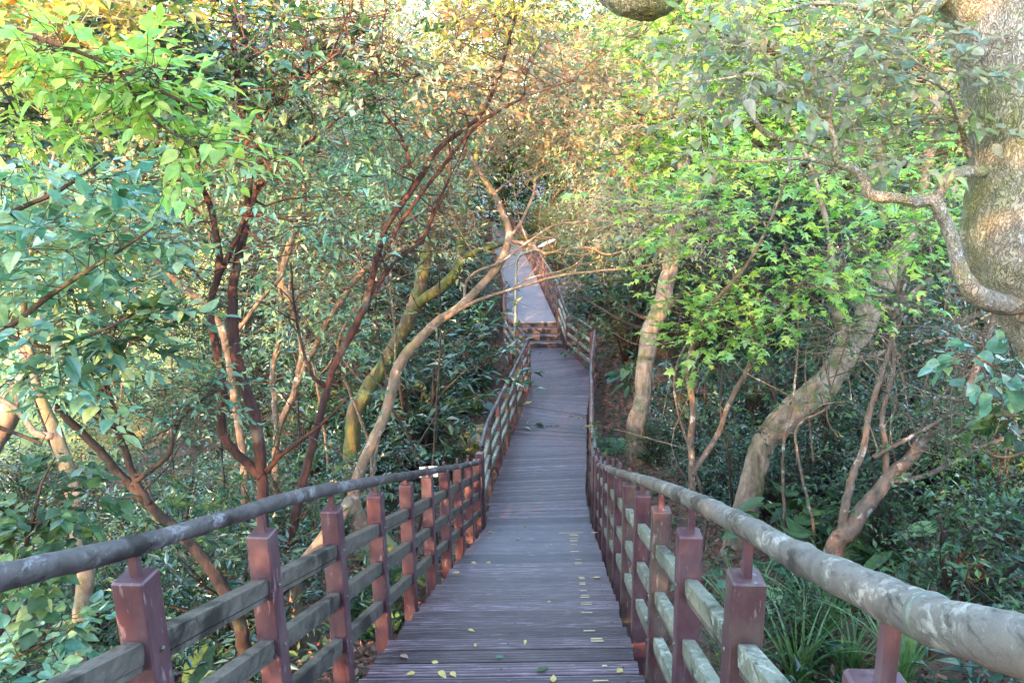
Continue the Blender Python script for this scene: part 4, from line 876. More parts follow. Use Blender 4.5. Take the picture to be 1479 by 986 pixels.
make_tree('shrub', 'broad blue-green leaved shrub in front of the trees at the left edge', M['bark_dark'], [
    [(-420, 1100, 3.4, 15), (-300, 800, 3.4, 13), (-140, 560, 3.4, 9), (0, 480, 3.4, 5), (80, 420, 3.35, 4), (160, 370, 3.3, 2.6), (220, 330, 3.3, 1.5)],
    [(-260, 740, 3.4, 8), (-120, 420, 3.4, 6), (0, 320, 3.4, 4), (80, 280, 3.35, 3), (150, 230, 3.3, 1.5)],
    [(0, 480, 3.4, 4), (70, 500, 3.35, 3), (140, 480, 3.3, 2), (200, 450, 3.3, 1.2)],
    [(-120, 560, 3.4, 6), (-40, 600, 3.4, 4), (60, 640, 3.3, 2)]],
    [C((90, 270, 3.35, 110, 38, .25), 'teal', 5, 5, .07, TM), C((170, 350, 3.3, 90, 45, .25), 'teal', 7, 5, .07, TM),
     C((110, 440, 3.3, 120, 50, .25), 'teal', 7, 5, .07, TM), C((20, 360, 3.4, 60, 60, .25), 'teal', 4, 5, .07, TM),
     C((60, 560, 3.3, 80, 40, .2), 'teal', 3, 5, .06, TM), C((160, 500, 3.3, 60, 25, .15), 'mid', 4, 5, .06, TM)],
    cat='shrub', sides=8, tr=.003)
RD = spec('rnd', .075, 6, .16, 'alt', .2, .002, 1.3)
make_tree('shrub', 'round-leaved green shrub under the log handrail at the lower left corner', M['bark_dark'], [
    [(-60, 1060, 3.5, 6), (-20, 960, 3.5, 5), (20, 860, 3.5, 4), (40, 780, 3.5, 3), (60, 700, 3.5, 2), (80, 660, 3.5, 1.2)],
    [(-20, 960, 3.5, 4), (40, 940, 3.45, 3), (80, 920, 3.4, 1.5)], [(20, 860, 3.5, 3), (-10, 760, 3.5, 2), (-20, 700, 3.5, 1.2)]],
    [C((55, 720, 3.5, 55, 50, .2), 'mid', 9, 5, .06, RD), C((40, 925, 3.4, 60, 35, .2), 'teal', 8, 5, .06, RD), C((10, 800, 3.5, 50, 50, .2), 'mid', 7, 5, .06, RD)],
    cat='shrub', sides=6, tr=.003)
make_tree('shrub', 'shrub with large round grey-green leaves hanging right beside the big trunk', M['bark_grey'], [
    [(1560, 960, 3.9, 8), (1540, 800, 3.9, 6), (1510, 640, 3.85, 4), (1470, 560, 3.8, 3), (1420, 520, 3.8, 2), (1390, 510, 3.8, 1)],
    [(1510, 640, 3.85, 3), (1450, 660, 3.8, 2), (1400, 640, 3.8, 1)]],
    [C((1430, 520, 3.8, 38, 28, .15), 'teal', 6, 3, .05, spec('rnd', .10, 4, .14, 'alt', .2, .002, .5)),
     C((1460, 590, 3.8, 30, 40, .15), 'mid', 4, 3, .05, spec('rnd', .09, 4, .14, 'alt', .2, .002, .6))],
    cat='shrub', sides=6, tr=.003)

# ------------------------------------------------------------------ shared plant prototypes (meshes reused by every copy)
def proto_shrub(seed, kind, leaf, n, L, style, h, r, nst, mat, bark='bark_dark', per=9, cr=.22, twig=.003, droop=.15):
    rng = np.random.default_rng(seed); lf = MB(); st = MB()
    for i in range(nst):
        a = rng.uniform(0, 2*pi); q = rng.uniform(.2, 1)*r; hh = h*rng.uniform(.55, 1)
        e = np.array([q*cos(a), q*sin(a), hh]); mid = e*np.array([.35, .35, .55])+rng.normal(0, .05*h, 3)
        pts = [(0, 0, -.1, .014*h+.004), (*mid, .010*h+.003), (*e, .004)]
        c = tube(st, pts, 5, .15, 0, .3, 0, rng)
        cs = c[len(c)//4:]; k = per*2
        ii = rng.integers(0, len(cs), k); C_ = cs[ii, :3]+rng.normal(0, cr, (k, 3))*np.array([1, 1, .7]); C_[:, 2] = np.maximum(C_[:, 2], .08)
        D = unit(C_-cs[ii, :3]+rand_dirs(rng, k, .5, .5)*.25+np.array([cos(a), sin(a), .8])*.12)
        sprays(lf, rng, C_, D, n, L, leaf, kind, style, droop, twig)
        thin_twigs(lf, cs[ii, :3], C_, .004, .003, 1)
    fo = lf.build('foliage', [L_[mat], M[bark]]); so = st.build('stem', M[bark], smooth=True)
    a, b = fo.data, so.data; bpy.data.objects.remove(fo); bpy.data.objects.remove(so); return [('foliage', a), ('stem', b)]
def proto_fern(seed, nf=14, Lf=.75, mat='mid'):
    rng = np.random.default_rng(seed); lf = MB()
    for i in range(nf):
        a = i*2*pi/nf+rng.uniform(-.2, .2); L = Lf*rng.uniform(.7, 1.1); n = 24; t = np.linspace(.08, 1, n)
        rad = L*np.sin(t*1.35)*.85; z = L*(.75*t-.95*t*t)+.05; p = np.stack([rad*cos(a), rad*sin(a), z], -1)
        tn = unit(np.gradient(p, axis=0)); sd = np.array([-sin(a), cos(a), 0]); w = L*.24*np.sin(np.clip(t*pi*.95+.15, 0, pi))**.8
        for s in (-1, 1):
            put_leaves(lf, 'lance', p, sd*s+tn*.35, np.cross(tn, np.tile(sd, (n, 1)))*1.0+np.array([0, 0, .3]), w)
        thin_twigs(lf, p[:-1], p[1:], .004, .003, 0)
    o = lf.build('frond', [L_[mat]]); a = o.data; bpy.data.objects.remove(o); return [('frond', a)]
def proto_taro(seed, nl=9, size=.38, h=.6, mat='mid', kind='heart'):
    rng = np.random.default_rng(seed); lf = MB(); st = MB()
    for i in range(nl):
        a = i*2.4+rng.uniform(-.3, .3); hh = h*rng.uniform(.5, 1.1); r = h*rng.uniform(.3, .7)
        e = np.array([r*cos(a), r*sin(a), hh]); tube(st, [(0, 0, -.05, .012), (e[0]*.4, e[1]*.4, hh*.7, .009), (*e, .006)], 5, .12)
        d = np.array([[cos(a), sin(a), -.35]])+rng.normal(0, .15, (1, 3)); put_leaves(lf, kind, e[None], d, np.array([[.5*cos(a), .5*sin(a), 1.]])+rng.normal(0, .15, (1, 3)), np.array([size*rng.uniform(.7, 1.15)]))
    fo = lf.build('foliage', [L_[mat]], smooth=True); so = st.build('stem', L_['grass'], smooth=True); a, b = fo.data, so.data
    bpy.data.objects.remove(fo); bpy.data.objects.remove(so); return [('foliage', a), ('stem', b)]
def proto_grass(seed, nb=60, L=.9, w=.012, mat='grass'):
    rng = np.random.default_rng(seed); lf = MB(); n = 8; t = np.linspace(0, 1, n)
    for i in range(nb):
        a = rng.uniform(0, 2*pi); l = L*rng.uniform(.5, 1.1); sp_ = rng.uniform(.15, .75); b0 = rng.normal(0, .05, 2)
        rad = l*sp_*t**1.5; z = l*(t-.55*sp_*t**2.6); p = np.stack([b0[0]+rad*cos(a), b0[1]+rad*sin(a), z], -1)
        sd = np.array([-sin(a), cos(a), 0]); ww = (w*(1-t**2)+.001)[:, None]
        v = np.concatenate([p-sd*ww, p+sd*ww]); f = [(k, k+1, n+k+1, n+k) for k in range(n-1)]
        lf.add(v, f)
    o = lf.build('blades', [L_[mat]], smooth=True); a = o.data; bpy.data.objects.remove(o); return [('blades', a)]
PRO = {
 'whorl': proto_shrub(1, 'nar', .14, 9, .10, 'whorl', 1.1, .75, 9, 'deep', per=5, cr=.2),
 'whorl2': proto_shrub(2, 'nar', .13, 8, .10, 'whorl', 1.5, .8, 10, 'mid', per=5, cr=.24),
 'lance': proto_shrub(3, 'lw', .15, 9, .4, 'alt', 1.8, 1.0, 12, 'deep', per=7, cr=.3),
 'broad': proto_shrub(4, 'ov', .11, 7, .3, 'alt', 1.6, 1.0, 12, 'mid', per=7, cr=.28),
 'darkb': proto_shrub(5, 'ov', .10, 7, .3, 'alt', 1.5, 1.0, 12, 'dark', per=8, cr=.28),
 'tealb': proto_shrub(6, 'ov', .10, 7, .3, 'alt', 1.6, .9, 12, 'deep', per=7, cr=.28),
 'small': proto_shrub(8, 'ov', .06, 8, .22, 'alt', .8, .6, 10, 'mid', per=7, cr=.16),
 'limeb': proto_shrub(9, 'ov', .07, 7, .26, 'alt', 1.0, .8, 9, 'lime', per=6, cr=.2),
 'fern': proto_fern(1), 'fern2': proto_fern(2, 11, .9, 'teal'),
 'taro': proto_taro(1), 'taro2': proto_taro(2, 8, .30, .4, 'teal'), 'banana': proto_taro(3, 7, .62, .45, 'mid', 'nar'),
 'grass': proto_grass(1), 'grass2': proto_grass(2, 45, 1.2, .014),
}
def place(pro, name, loc, label, cat, group=None, s=1.0, rz=None, sz=1.0, tilt=0):
    rz = random.uniform(0, 2*pi) if rz is None else rz
    root = empty(name, (loc[0], loc[1], loc[2]), label, cat, group); root.rotation_euler = (random.uniform(-1, 1)*tilt, random.uniform(-1, 1)*tilt, rz); root.scale = (s, s, s*sz)
    for nm, me in PRO[pro]:
        o = bpy.data.objects.new(nm, me); link(o, root)
    return root
def ploc(px, py): 
    q = G(px, py); return np.array([q[0], q[1], ground(q[0], q[1])])
# key plants, each at the ground point seen (or hidden) at px,py
plants = [
 ('whorl2', 'shrub', 300, 880, 1.15, 'glossy whorled shrub behind the left railing between the first and second posts', 'shrub'),
 ('whorl', 'shrub', 230, 800, 1.0, 'blue-green whorled shrub under the dark slanting trunk', 'shrub'),
 ('banana', 'broad_leaf_plant', 320, 960, 1.2, 'large paddle-leaved plant below the left rails near the second post', 'plant'),
 ('banana', 'broad_leaf_plant', 240, 950, 1.05, 'paddle-leaved plant beside the first left railing post', 'plant'),
 ('fern', 'fern', 560, 850, .8, 'small bright fern under the left rails near the middle of the stairs', 'fern'),
 ('fern', 'fern', 520, 900, .8, 'fern sprouting beside the stair edge behind the lower left rails', 'fern'),
 ('lance', 'shrub', 515, 655, 1.3, 'narrow-leaved bush hiding the foot of the bright mossy trunk', 'shrub'),
 ('whorl2', 'shrub', 470, 660, 1.2, 'mid green whorled shrub behind the slanting maroon stem', 'shrub'),
 ('grass', 'grass_clump', 1060, 985, .7, 'low grass clump behind the nearest right rails', 'grass clump'),
 ('grass2', 'grass_clump', 1185, 940, .8, 'tall thin grass clump just below the thick part of the right handrail', 'grass clump'),
 ('taro', 'broad_leaf_plant', 1165, 770, .8, 'heart-leaved plant left of the foot of the bare branch tangle', 'plant'),
 ('taro2', 'broad_leaf_plant', 1375, 830, 1.0, 'blue-green heart-leaved plant above the handrail right of the fern', 'plant'),
 ('banana', 'broad_leaf_plant', 1310, 840, .7, 'paddle-leaved plant drooping over the right log handrail', 'plant'),
 ('limeb', 'shrub', 1400, 740, .7, 'small lime bush left of the pale lime bush at the right edge', 'shrub'),
 ('taro2', 'broad_leaf_plant', 1015, 870, .7, 'heart-leaved plant close behind the right railing', 'plant'),
 ('small', 'shrub', 1160, 960, .9, 'small bush among the grass clumps at the bottom right', 'shrub'),
 ('fern2', 'fern', 545, 690, 1.0, 'dark fern clump beside the foot of the pale twisting trunk', 'fern'),
 ('whorl', 'shrub', 560, 690, 1.25, 'glossy dark whorled shrub right of the pale twisting trunk', 'shrub'),
 ('whorl', 'shrub', 500, 700, 1.2, 'blue-green whorled shrub left of the pale twisting trunk', 'shrub'),
 ('whorl', 'shrub', 610, 640, 1.2, 'whorled shrub standing above the dark gully left of the mossy rocks', 'shrub'),
 ('taro', 'broad_leaf_plant', 690, 600, .9, 'heart-leaved plant beside the mossy rocks left of the level deck', 'plant'),
 ('taro2', 'broad_leaf_plant', 655, 605, 1.0, 'blue-green heart-leaved plant behind the mossy rocks', 'plant'),
 ('small', 'shrub', 690, 555, 1.3, 'small bright shrub left of the lamp post', 'shrub'),
 ('small', 'shrub', 650, 690, 1.0, 'low bright shrub in front of the mossy rocks behind the left railing', 'shrub'),
 ('tealb', 'shrub', 600, 560, 1.4, 'blue-green bush at the foot of the mossy leaning trunk', 'shrub'),
 ('darkb', 'shrub', 680, 510, 1.2, 'dark bush in the shade just left of the far steps', 'shrub'),
 ('lance', 'shrub', 640, 500, 1.3, 'narrow-leaved bush in shade below the mossy forked branch', 'shrub'),
 ('taro', 'broad_leaf_plant', 1135, 800, .95, 'heart-leaved plant behind the right log handrail near the leaning trunk', 'plant'),
 ('taro', 'broad_leaf_plant', 1190, 850, .85, 'heart-leaved plant just below the right log handrail', 'plant'),
 ('taro2', 'broad_leaf_plant', 1110, 880, .9, 'low heart-leaved plant behind the right railing beside the grass', 'plant'),
 ('fern', 'fern', 1280, 850, 1.1, 'feathery fern under the tangle of bare branches at right', 'fern'),
 ('fern', 'fern', 1200, 870, .8, 'small fern under the right handrail', 'fern'),
 ('grass2', 'grass_clump', 1075, 930, .8, 'arching grass clump seen through the right rails beside the nearest posts', 'grass clump'),
 ('grass', 'grass_clump', 1230, 985, .7, 'dense grass clump at the bottom edge right of the railing', 'grass clump'),
 ('grass', 'grass_clump', 1150, 1000, .9, 'grass clump at the bottom edge beside the nearest right post', 'grass clump'),
 ('grass2', 'grass_clump', 1300, 1010, .8, 'loose grass clump below the log handrail at the lower right', 'grass clump'),
 ('tealb', 'shrub', 1010, 700, .9, 'green bush beside the twin maple stems', 'shrub'),
 ('darkb', 'shrub', 1060, 740, .7, 'dark low bush at the foot of the thick leaning trunk', 'shrub'),
 ('broad', 'shrub', 1180, 720, 1.2, 'leafy bush right of the thick leaning trunk', 'shrub'),
 ('darkb', 'shrub', 1100, 650, 1.3, 'dark bush in shade left behind the thick leaning trunk', 'shrub'),
 ('darkb', 'shrub', 1180, 640, 1.5, 'dark bush under the arch of the thick leaning trunk', 'shrub'),
 ('whorl', 'shrub', 1000, 620, 1.3, 'blue-green bush left of the twin maple stems', 'shrub'),
 ('taro2', 'broad_leaf_plant', 905, 560, 1.3, 'blue-green broad-leaved plant left of the brown upright trunk', 'plant'),
 ('banana', 'broad_leaf_plant', 912, 570, .8, 'paddle-leaved plant beside the brown upright trunk', 'plant'),
 ('fern2', 'fern', 880, 650, .8, 'fern in leaf litter beside the right deck railing', 'fern'),
 ('small', 'shrub', 940, 670, 1.0, 'small bush in leaf litter right of the level deck', 'shrub'),
 ('lance', 'shrub', 920, 480, 1.3, 'blue-green bush right of the far steps', 'shrub'),
 ('small', 'shrub', 1380, 900, 1.3, 'low bush below the log handrail near the right edge', 'shrub'),
 ('limeb', 'shrub', 1440, 760, 1.0, 'pale lime bush at the right edge above the log handrail', 'shrub'),
 ('limeb', 'shrub', 1250, 700, .7, 'lime sprig bush in front of the bare branch tangle', 'shrub'),
 ('tealb', 'shrub', 1420, 680, 1.2, 'dark teal bush at right behind the bare branches', 'shrub'),
 ('darkb', 'shrub', 1340, 760, 1.0, 'dark bush right of the fern under the bare branches', 'shrub'),
]
for pro, nm, px, py, s, lab, cat in plants: place(pro, nm, ploc(px, py), lab, cat, s=s, tilt=.08)

LMK = [(30, 560, 'the pale trunk at the far left'), (110, 800, 'the brown peeling trunk at lower left'), (200, 700, 'the dark slanting trunk'), (330, 600, 'the dark red forked tree'), (285, 380, 'the upper fork of the dark red tree'),
 (470, 590, 'the slanting maroon stem'), (545, 400, 'the middle of the maroon stem'), (560, 600, 'the pale twisting trunk'), (640, 450, 'the bend of the pale trunk'), (600, 420, 'the bright mossy trunk'), (690, 560, 'the lamp post and mossy rocks'), (700, 420, 'the left side of the far deck'),
 (740, 300, 'the end of the far deck'), (840, 420, 'the right side of the far deck'), (900, 560, 'the level deck at right'), (945, 500, 'the brown upright trunk'), (1010, 620, 'the twin maple stems'), (1100, 660, 'the thick leaning trunk'), (1240, 500, 'the upper part of the thick leaning trunk'),
 (1100, 400, 'the lime maple leaves'), (1290, 680, 'the bare branch tangle'), (1420, 660, 'the bare branches at the right edge'), (1450, 480, 'the huge flaky trunk'), (1300, 300, 'the pale elbow of the big trunk'), (1200, 820, 'the right log handrail'), (420, 760, 'the left log handrail'), (150, 250, 'the blue-green shrub at left'), (620, 200, 'the tan leaves at top centre'), (950, 200, 'the pale green upper maple')]
def proj(p):
    p = np.asarray(p, float); d = p@FWD; return CX+F*(p@RT)/d, CY-F*(p@UP)/d, d
USED = {}
def lm_label(look, p, extra=''):
    u, v, d = proj(p); l = min(LMK, key=lambda q: (q[0]-u)**2+(q[1]-v)**2); dx, dy = u-l[0], v-l[1]
    if not (-60 < u < 1540 and -80 < v < 1060): rel = 'outside the frame near'
    elif abs(dx) > abs(dy)*1.2: rel = 'right of' if dx > 0 else 'left of'
    else: rel = 'below' if dy > 0 else 'above'
    return f'{look} {rel} {l[2]}'
PEND = []
def settle():
    from collections import defaultdict
    g = defaultdict(list)
    for o, p, look in PEND: g[lm_label(look, p)].append((proj(p)[2], o))
    for lab, it in g.items():
        it.sort(key=lambda q: q[0]); n_ = len(it)
        od = ['nearest ', 'second nearest ', 'third nearest ', 'fourth nearest ', 'fifth nearest ', 'sixth nearest ', 'seventh nearest ', 'eighth nearest ']
        nm = [''] if n_ == 1 else ['nearer ', 'farther '] if n_ == 2 else od[:n_-1]+['farthest '] if n_ <= 9 else None
        for i, (d, o) in enumerate(it):
            o['label'] = ((nm[i] if nm else ('nearest ' if i == 0 else 'farthest ' if i == n_-1 else ''))+lab)
LOOK = {'tealb': 'blue-green leafy bush', 'lance': 'narrow-leaved teal bush', 'broad': 'mid green broad-leaved bush', 'whorl': 'glossy whorled bush', 'darkb': 'dark green bush', 'small': 'small-leaved low bush', 'whorl2': 'tall whorled bush'}
# thickets on both banks: many like bushes that nothing tells apart
def inpath(x, y, m=.7): return np.interp(y, XC_Y, XC)-.9-m < x < np.interp(y, XC_Y, XC)+.9+m
rng = np.random.default_rng(11)
def thicket(n, xr, yr, kinds, label, group, s0, s1, cond=None, nm='shrub'):
    k = 0; tries = 0; pts = []
    while k < n and tries < 6000:
        tries += 1; x = rng.uniform(*xr); y = rng.uniform(*yr)
        if inpath(x, y, 1.0) or (y < 2.5) or (cond and not cond(x, y)): continue
        if any((x-a)**2+(y-b)**2 < 1.0 for a, b in pts): continue
        if y < 9 and abs(x) < .45*y+1.2 and False: continue
        _u, _v, _d = proj((x, y, float(ground(x, y))+.8))
        if not (-50 < _u < 1530 and -70 < _v < 1050): continue
        s = rng.uniform(s0, s1); pts.append((x, y)); q = np.array([x, y, float(ground(x, y))-.05])
        kd = kinds[rng.integers(len(kinds))]; PEND.append((place(kd, nm, q, label, 'shrub', group, s=s, tilt=.1), q+np.array([0, 0, .8*s]), LOOK[kd])); k += 1
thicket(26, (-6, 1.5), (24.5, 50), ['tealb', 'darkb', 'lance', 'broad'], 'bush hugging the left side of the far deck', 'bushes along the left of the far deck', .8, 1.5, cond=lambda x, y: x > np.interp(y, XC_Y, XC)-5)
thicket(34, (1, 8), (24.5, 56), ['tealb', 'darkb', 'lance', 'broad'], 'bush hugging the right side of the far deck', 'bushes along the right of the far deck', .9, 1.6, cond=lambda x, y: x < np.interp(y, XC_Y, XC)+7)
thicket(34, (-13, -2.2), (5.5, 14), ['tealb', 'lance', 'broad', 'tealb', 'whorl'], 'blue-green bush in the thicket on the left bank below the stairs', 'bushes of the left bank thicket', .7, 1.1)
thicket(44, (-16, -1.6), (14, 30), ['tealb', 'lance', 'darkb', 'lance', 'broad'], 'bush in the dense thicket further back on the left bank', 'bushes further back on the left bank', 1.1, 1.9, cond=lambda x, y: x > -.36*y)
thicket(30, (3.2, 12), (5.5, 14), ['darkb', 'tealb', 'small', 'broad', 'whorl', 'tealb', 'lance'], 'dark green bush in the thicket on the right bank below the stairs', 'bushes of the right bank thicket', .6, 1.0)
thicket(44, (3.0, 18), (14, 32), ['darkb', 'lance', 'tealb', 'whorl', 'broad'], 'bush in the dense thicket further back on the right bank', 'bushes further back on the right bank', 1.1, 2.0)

# ------------------------------------------------------------------ background trees
def proto_tree(seed, H, R, kind, leaf, mat, bark, ncl=36, per=22, cr=.8, n=7, L=.6, low=.3):
    rng = np.random.default_rng(seed); st = MB(); lf = MB()
    x, y = 0., 0.; rows = []
    for i in range(8):
        t = i/7; rows.append((x, y, -.2+t*H*.8, H*.016*(1-.8*t)+.02)); x += rng.normal(0, .045*H); y += rng.normal(0, .045*H)
    tk = tube(st, rows, 9, .35, .1, .1, 0, rng); lb = MB(); anchors = [tk[len(tk)//4:]]
    for i in range(7):
        a = rng.uniform(0, 6.28); k = tk[int(len(tk)*rng.uniform(low, .9))]; l_ = R*rng.uniform(.6, 1)
        e = k[:3]+np.array([cos(a)*l_, sin(a)*l_, l_*rng.uniform(.3, .9)]); mid = (k[:3]+e)/2+rng.normal(0, .1*l_, 3)
        anchors.append(tube(lb, [(*k[:3], k[3]*.6), (*mid, k[3]*.4), (*e, .02)], 6, .3, .05, .15, 0, rng))
    an = np.vstack(anchors)
    fill_volume(lf, rng, (x*.5, y*.5, H*(low+1)/2+.2), (R, R, H*(1-low)/2), ncl, per, cr, spec(kind, leaf, n, L, 'alt', .2, .006), an, lb, .35, .02)
    out = []
    for nm, m, mt in (('trunk', st, M[bark]), ('branches', lb, M[bark]), ('crown', lf, [L_[mat], M[bark]])):
        o = m.build(nm, mt, smooth=(nm != 'crown')); out.append((nm, o.data)); bpy.data.objects.remove(o)
    return out
PRO['t_teal'] = proto_tree(21, 8, 2.6, 'lw', .22, 'deep', 'bark_dark', 46, 24, .6, 8, .55, .15)
PRO['t_dark'] = proto_tree(22, 9, 2.8, 'ov', .19, 'dark', 'bark_dark', 46, 24, .65, 7, .55, .2)
PRO['t_mid'] = proto_tree(23, 9, 3.0, 'ov', .19, 'mid', 'bark_grey', 46, 24, .65, 7, .55, .25)
PRO['t_lime'] = proto_tree(24, 9, 3.0, 'ov', .17, 'lime', 'bark_grey', 42, 22, .65, 7, .5, .3)
PRO['t_olive'] = proto_tree(25, 8, 2.8, 'ov', .18, 'olive', 'bark_red', 44, 22, .6, 7, .5, .25)
PRO['t_gold'] = proto_tree(26, 10, 3.2, 'ov', .20, 'gold', 'bark_grey', 44, 22, .7, 7, .6, .3)
bt = [('t_teal', -4.6, 17, .8), ('t_teal', -3.2, 22, .95), ('t_dark', -6.8, 21, .9), ('t_teal', -9.5, 18, .8), ('t_olive', -5.0, 33, 1.0), ('t_dark', -5.5, 28, 1.1),
      ('t_teal', -8.6, 27, 1.0), ('t_lime', -22, 33, 1.0), ('t_dark', -6.4, 41, 1.2), ('t_mid', -8, 35, 1.2), ('t_gold', -13, 37, 1.1),
      ('t_lime', -22, 40, 1.2), ('t_gold', -29, 38, 1.1),
      ('t_dark', 4.6, 19, .8), ('t_teal', 4.2, 24, .95), ('t_dark', 7.5, 17, .8), ('t_mid', 8.5, 22, .95), ('t_lime', 11, 16, .8), ('t_olive', 5.6, 33, 1.0), ('t_teal', 7, 30, 1.1),
      ('t_mid', 12, 26, 1.1), ('t_lime', 15, 21, .95), ('t_dark', 5.8, 40, 1.2), ('t_mid', 9, 38, 1.2), ('t_lime', 15, 34, 1.2), ('t_mid', 19, 28, 1.1), ('t_dark', 22, 36, 1.2),
      ('t_mid', -3.5, 58, 2.0), ('t_teal', 3.5, 60, 2.0), ('t_mid', -9, 44, 1.7), ('t_mid', 7.5, 46, 1.6), ('t_dark', 0.6, 64, 1.9), ('t_mid', -5, 52, 1.4), ('t_teal', 5, 52, 1.4), ('t_lime', 10, 50, 1.3), ('t_olive', -11, 50, 1.4), ('t_mid', -18, 54, 1.4), ('t_mid', 17, 48, 1.3), ('t_dark', 25, 50, 1.4)]
KN = {'t_teal': 'slender-leaved blue-green', 't_dark': 'dense dark green', 't_mid': 'bushy mid green', 't_lime': 'pale lime green', 't_olive': 'olive-grey leaved', 't_gold': 'golden-green'}
for k, x, y, s in bt:
    side = 'left' if x < 0 else 'right'; zone = 'close behind the thicket' if y < 25 else ('in the middle distance' if y < 42 else 'in the far distance')
    lab = f'{KN[k]} tree {side} of the far boardwalk, {zone}' if abs(x) > 1 else 'dark green tree closing the view at the end of the far boardwalk'
    _r = place(k, 'tree', (x, y, float(ground(x, y))-.1), lab, 'tree', f'{KN[k]} trees {side} of the boardwalk {zone}' if abs(x) > 1 else None, s=s*random.uniform(.93, 1.08), tilt=.05)
    PEND.append((_r, np.array([x, y, float(ground(x, y))+4*s]), KN[k]+' tree'))
# unseen trees added beside and behind the viewer to block most low sun
for k, x, y, s, lab in [('t_mid', -12.5, -5, .95, 'unseen sun-blocking leafy tree added far to the left behind the top of the stairs'), ('t_dark', -16.5, -5, 1.05, 'unseen sun-blocking dark tree added even further to the left behind the stairs'), ('t_mid', -20.5, -3, 1.05, 'unseen sun-blocking leafy tree added at the outermost left behind the stairs'), ('t_dark', -.6, -6, 1.0, 'unseen sun-blocking dense dark tree added close behind the top of the stairs'), ('t_dark', -3.6, -6, .62, 'unseen sun-blocking low dark tree added left behind the top of the stairs'),
                        ('t_mid', -6.2, -5.5, .58, 'unseen sun-blocking low bushy tree added at the back left of the top of the stairs'), ('t_dark', -8.8, -4.5, .6, 'unseen sun-blocking low dark tree added furthest back left of the top of the stairs'),
                        ('t_dark', -3.2, -12, .9, 'unseen sun-blocking tall dark tree added well behind the top of the stairs'), ('t_mid', 2.4, -9, .9, 'unseen sun-blocking bushy tree added right behind the top of the stairs')]:
    place(k, 'tree', (x, y, float(ground(x, y))-.1), lab, 'tree', s=s)

for x, y, s_, lab in [(-1.2, -4.2, 1.9, 'unseen sun-blocking dark bush added behind the viewer beside the path'), (-3.0, -4.4, 2.0, 'unseen sun-blocking dark bush added second to the left behind the viewer'),
                      (-4.2, -4.6, 1.5, 'unseen sun-blocking dark bush added third to the left behind the viewer'), (-7.5, -4.2, 1.6, 'unseen sun-blocking dark bush added beyond the gap at the back left'), (-8.4, -4.4, 2.0, 'unseen sun-blocking dark bush added furthest at the back left'), (.9, -4.6, 1.9, 'unseen sun-blocking dark bush added behind the viewer to the right'), (2.6, -5, 1.9, 'unseen sun-blocking dark bush added furthest right behind the viewer')]:
    place('darkb', 'shrub', (x, y, float(ground(x, y))-.1), lab, 'shrub', s=s_)  # unseen bushes added behind the viewer to keep low sun off the near railings
# far wood
def scatter_mass(name, kind, pts, dirs, leaf, mat, n=6, L=.5, style='alt', twig=0, label=None, cat=None):
    m = MB(); sprays(m, rng, pts, dirs, n, L, leaf, kind, style, .15, twig); o = m.build(name, [L_[mat], M['bark_dark']]); tag(o, label, cat, kind='stuff'); return o
def far_wood(name, mat, label, n, seed, a0, a1, r0, r1, h0, h1):
    n = int(n*1.25)
    r_ = np.random.default_rng(seed); a = r_.uniform(radians(a0), radians(a1), n); d = r_.uniform(r0, r1, n); x = d*np.sin(a); y = d*np.cos(a)
    hill = h1*(.7+.3*np.sin(a*9+seed)*np.cos(a*23)); z = ground(x, y)+h0+r_.uniform(0, 1, n)**.8*hill
    m = MB(); sprays(m, r_, np.stack([x, y, z], -1), rand_dirs(r_, n, .6, .2), 7, 1.4, .62, 'ov', 'alt', .2, 0)
    tag(m.build(name, [L_[mat], M['bark_dark']]), label, 'woodland', kind='stuff')
far_wood('woodland', 'mid', 'distant wall of mid green woodland behind all the trees', 9000, 3, -42, 42, 62, 75, 0, 34)
far_wood('woodland', 'deep', 'distant blue-green woodland behind the trees', 7000, 4, -42, 42, 58, 72, 0, 22)
far_wood('woodland', 'gold', 'distant golden woodland at the left', 3500, 5, -42, -8, 56, 70, 2, 30)

# ground cover, leaf litter
def ground_scatter(n, xr, yr, seed, bias=None):
    r_ = np.random.default_rng(seed); x = r_.uniform(*xr, n); y = yr[0]+(yr[1]-yr[0])*r_.uniform(0, 1, n)**1.3
    xc = np.interp(y, XC_Y, XC); ok = np.abs(x-xc) > 1.05+(r_.uniform(0, 1, n)*(bias or 0))
    return r_, x[ok], y[ok]
r_, x, y = ground_scatter(20000, (-12, 14), (2, 40), 31, 4.5)
m = MB(); sprays(m, r_, np.stack([x, y, ground(x, y)+.01], -1), rand_dirs(r_, len(x), .5, 1.0), 6, .26, .11, 'ov', 'alt', .1, 0)
tag(m.build('undergrowth', [L_['mid'], M['bark_dark']]), 'low mixed green undergrowth on both banks', 'undergrowth', kind='stuff')
r_, x, y = ground_scatter(20000, (-16, 18), (3, 42), 32, 4.0)
m = MB(); sprays(m, r_, np.stack([x, y, ground(x, y)+.01], -1), rand_dirs(r_, len(x), .4, 1.2), 7, .4, .12, 'lw', 'alt', .1, 0)
tag(m.build('undergrowth', [L_['deep'], M['bark_dark']]), 'taller blue-green weeds among the bushes', 'undergrowth', kind='stuff')
r_, x, y = ground_scatter(52000, (-4.5, 6), (1.5, 26), 33)
z = ground(x, y)+.012+r_.uniform(0, .03, len(x)); d = rand_dirs(r_, len(x), .15, 0); nrm = rand_dirs(r_, len(x), .4, 1.4)
m = MB(); put_leaves(m, 'ov', np.stack([x, y, z], -1), d, nrm, r_.uniform(.05, .12, len(x)))
tag(m.build('leaf_litter', [L_['litter']]), 'reddish brown dead leaves covering the ground beside the boardwalk', 'leaf litter', kind='stuff')

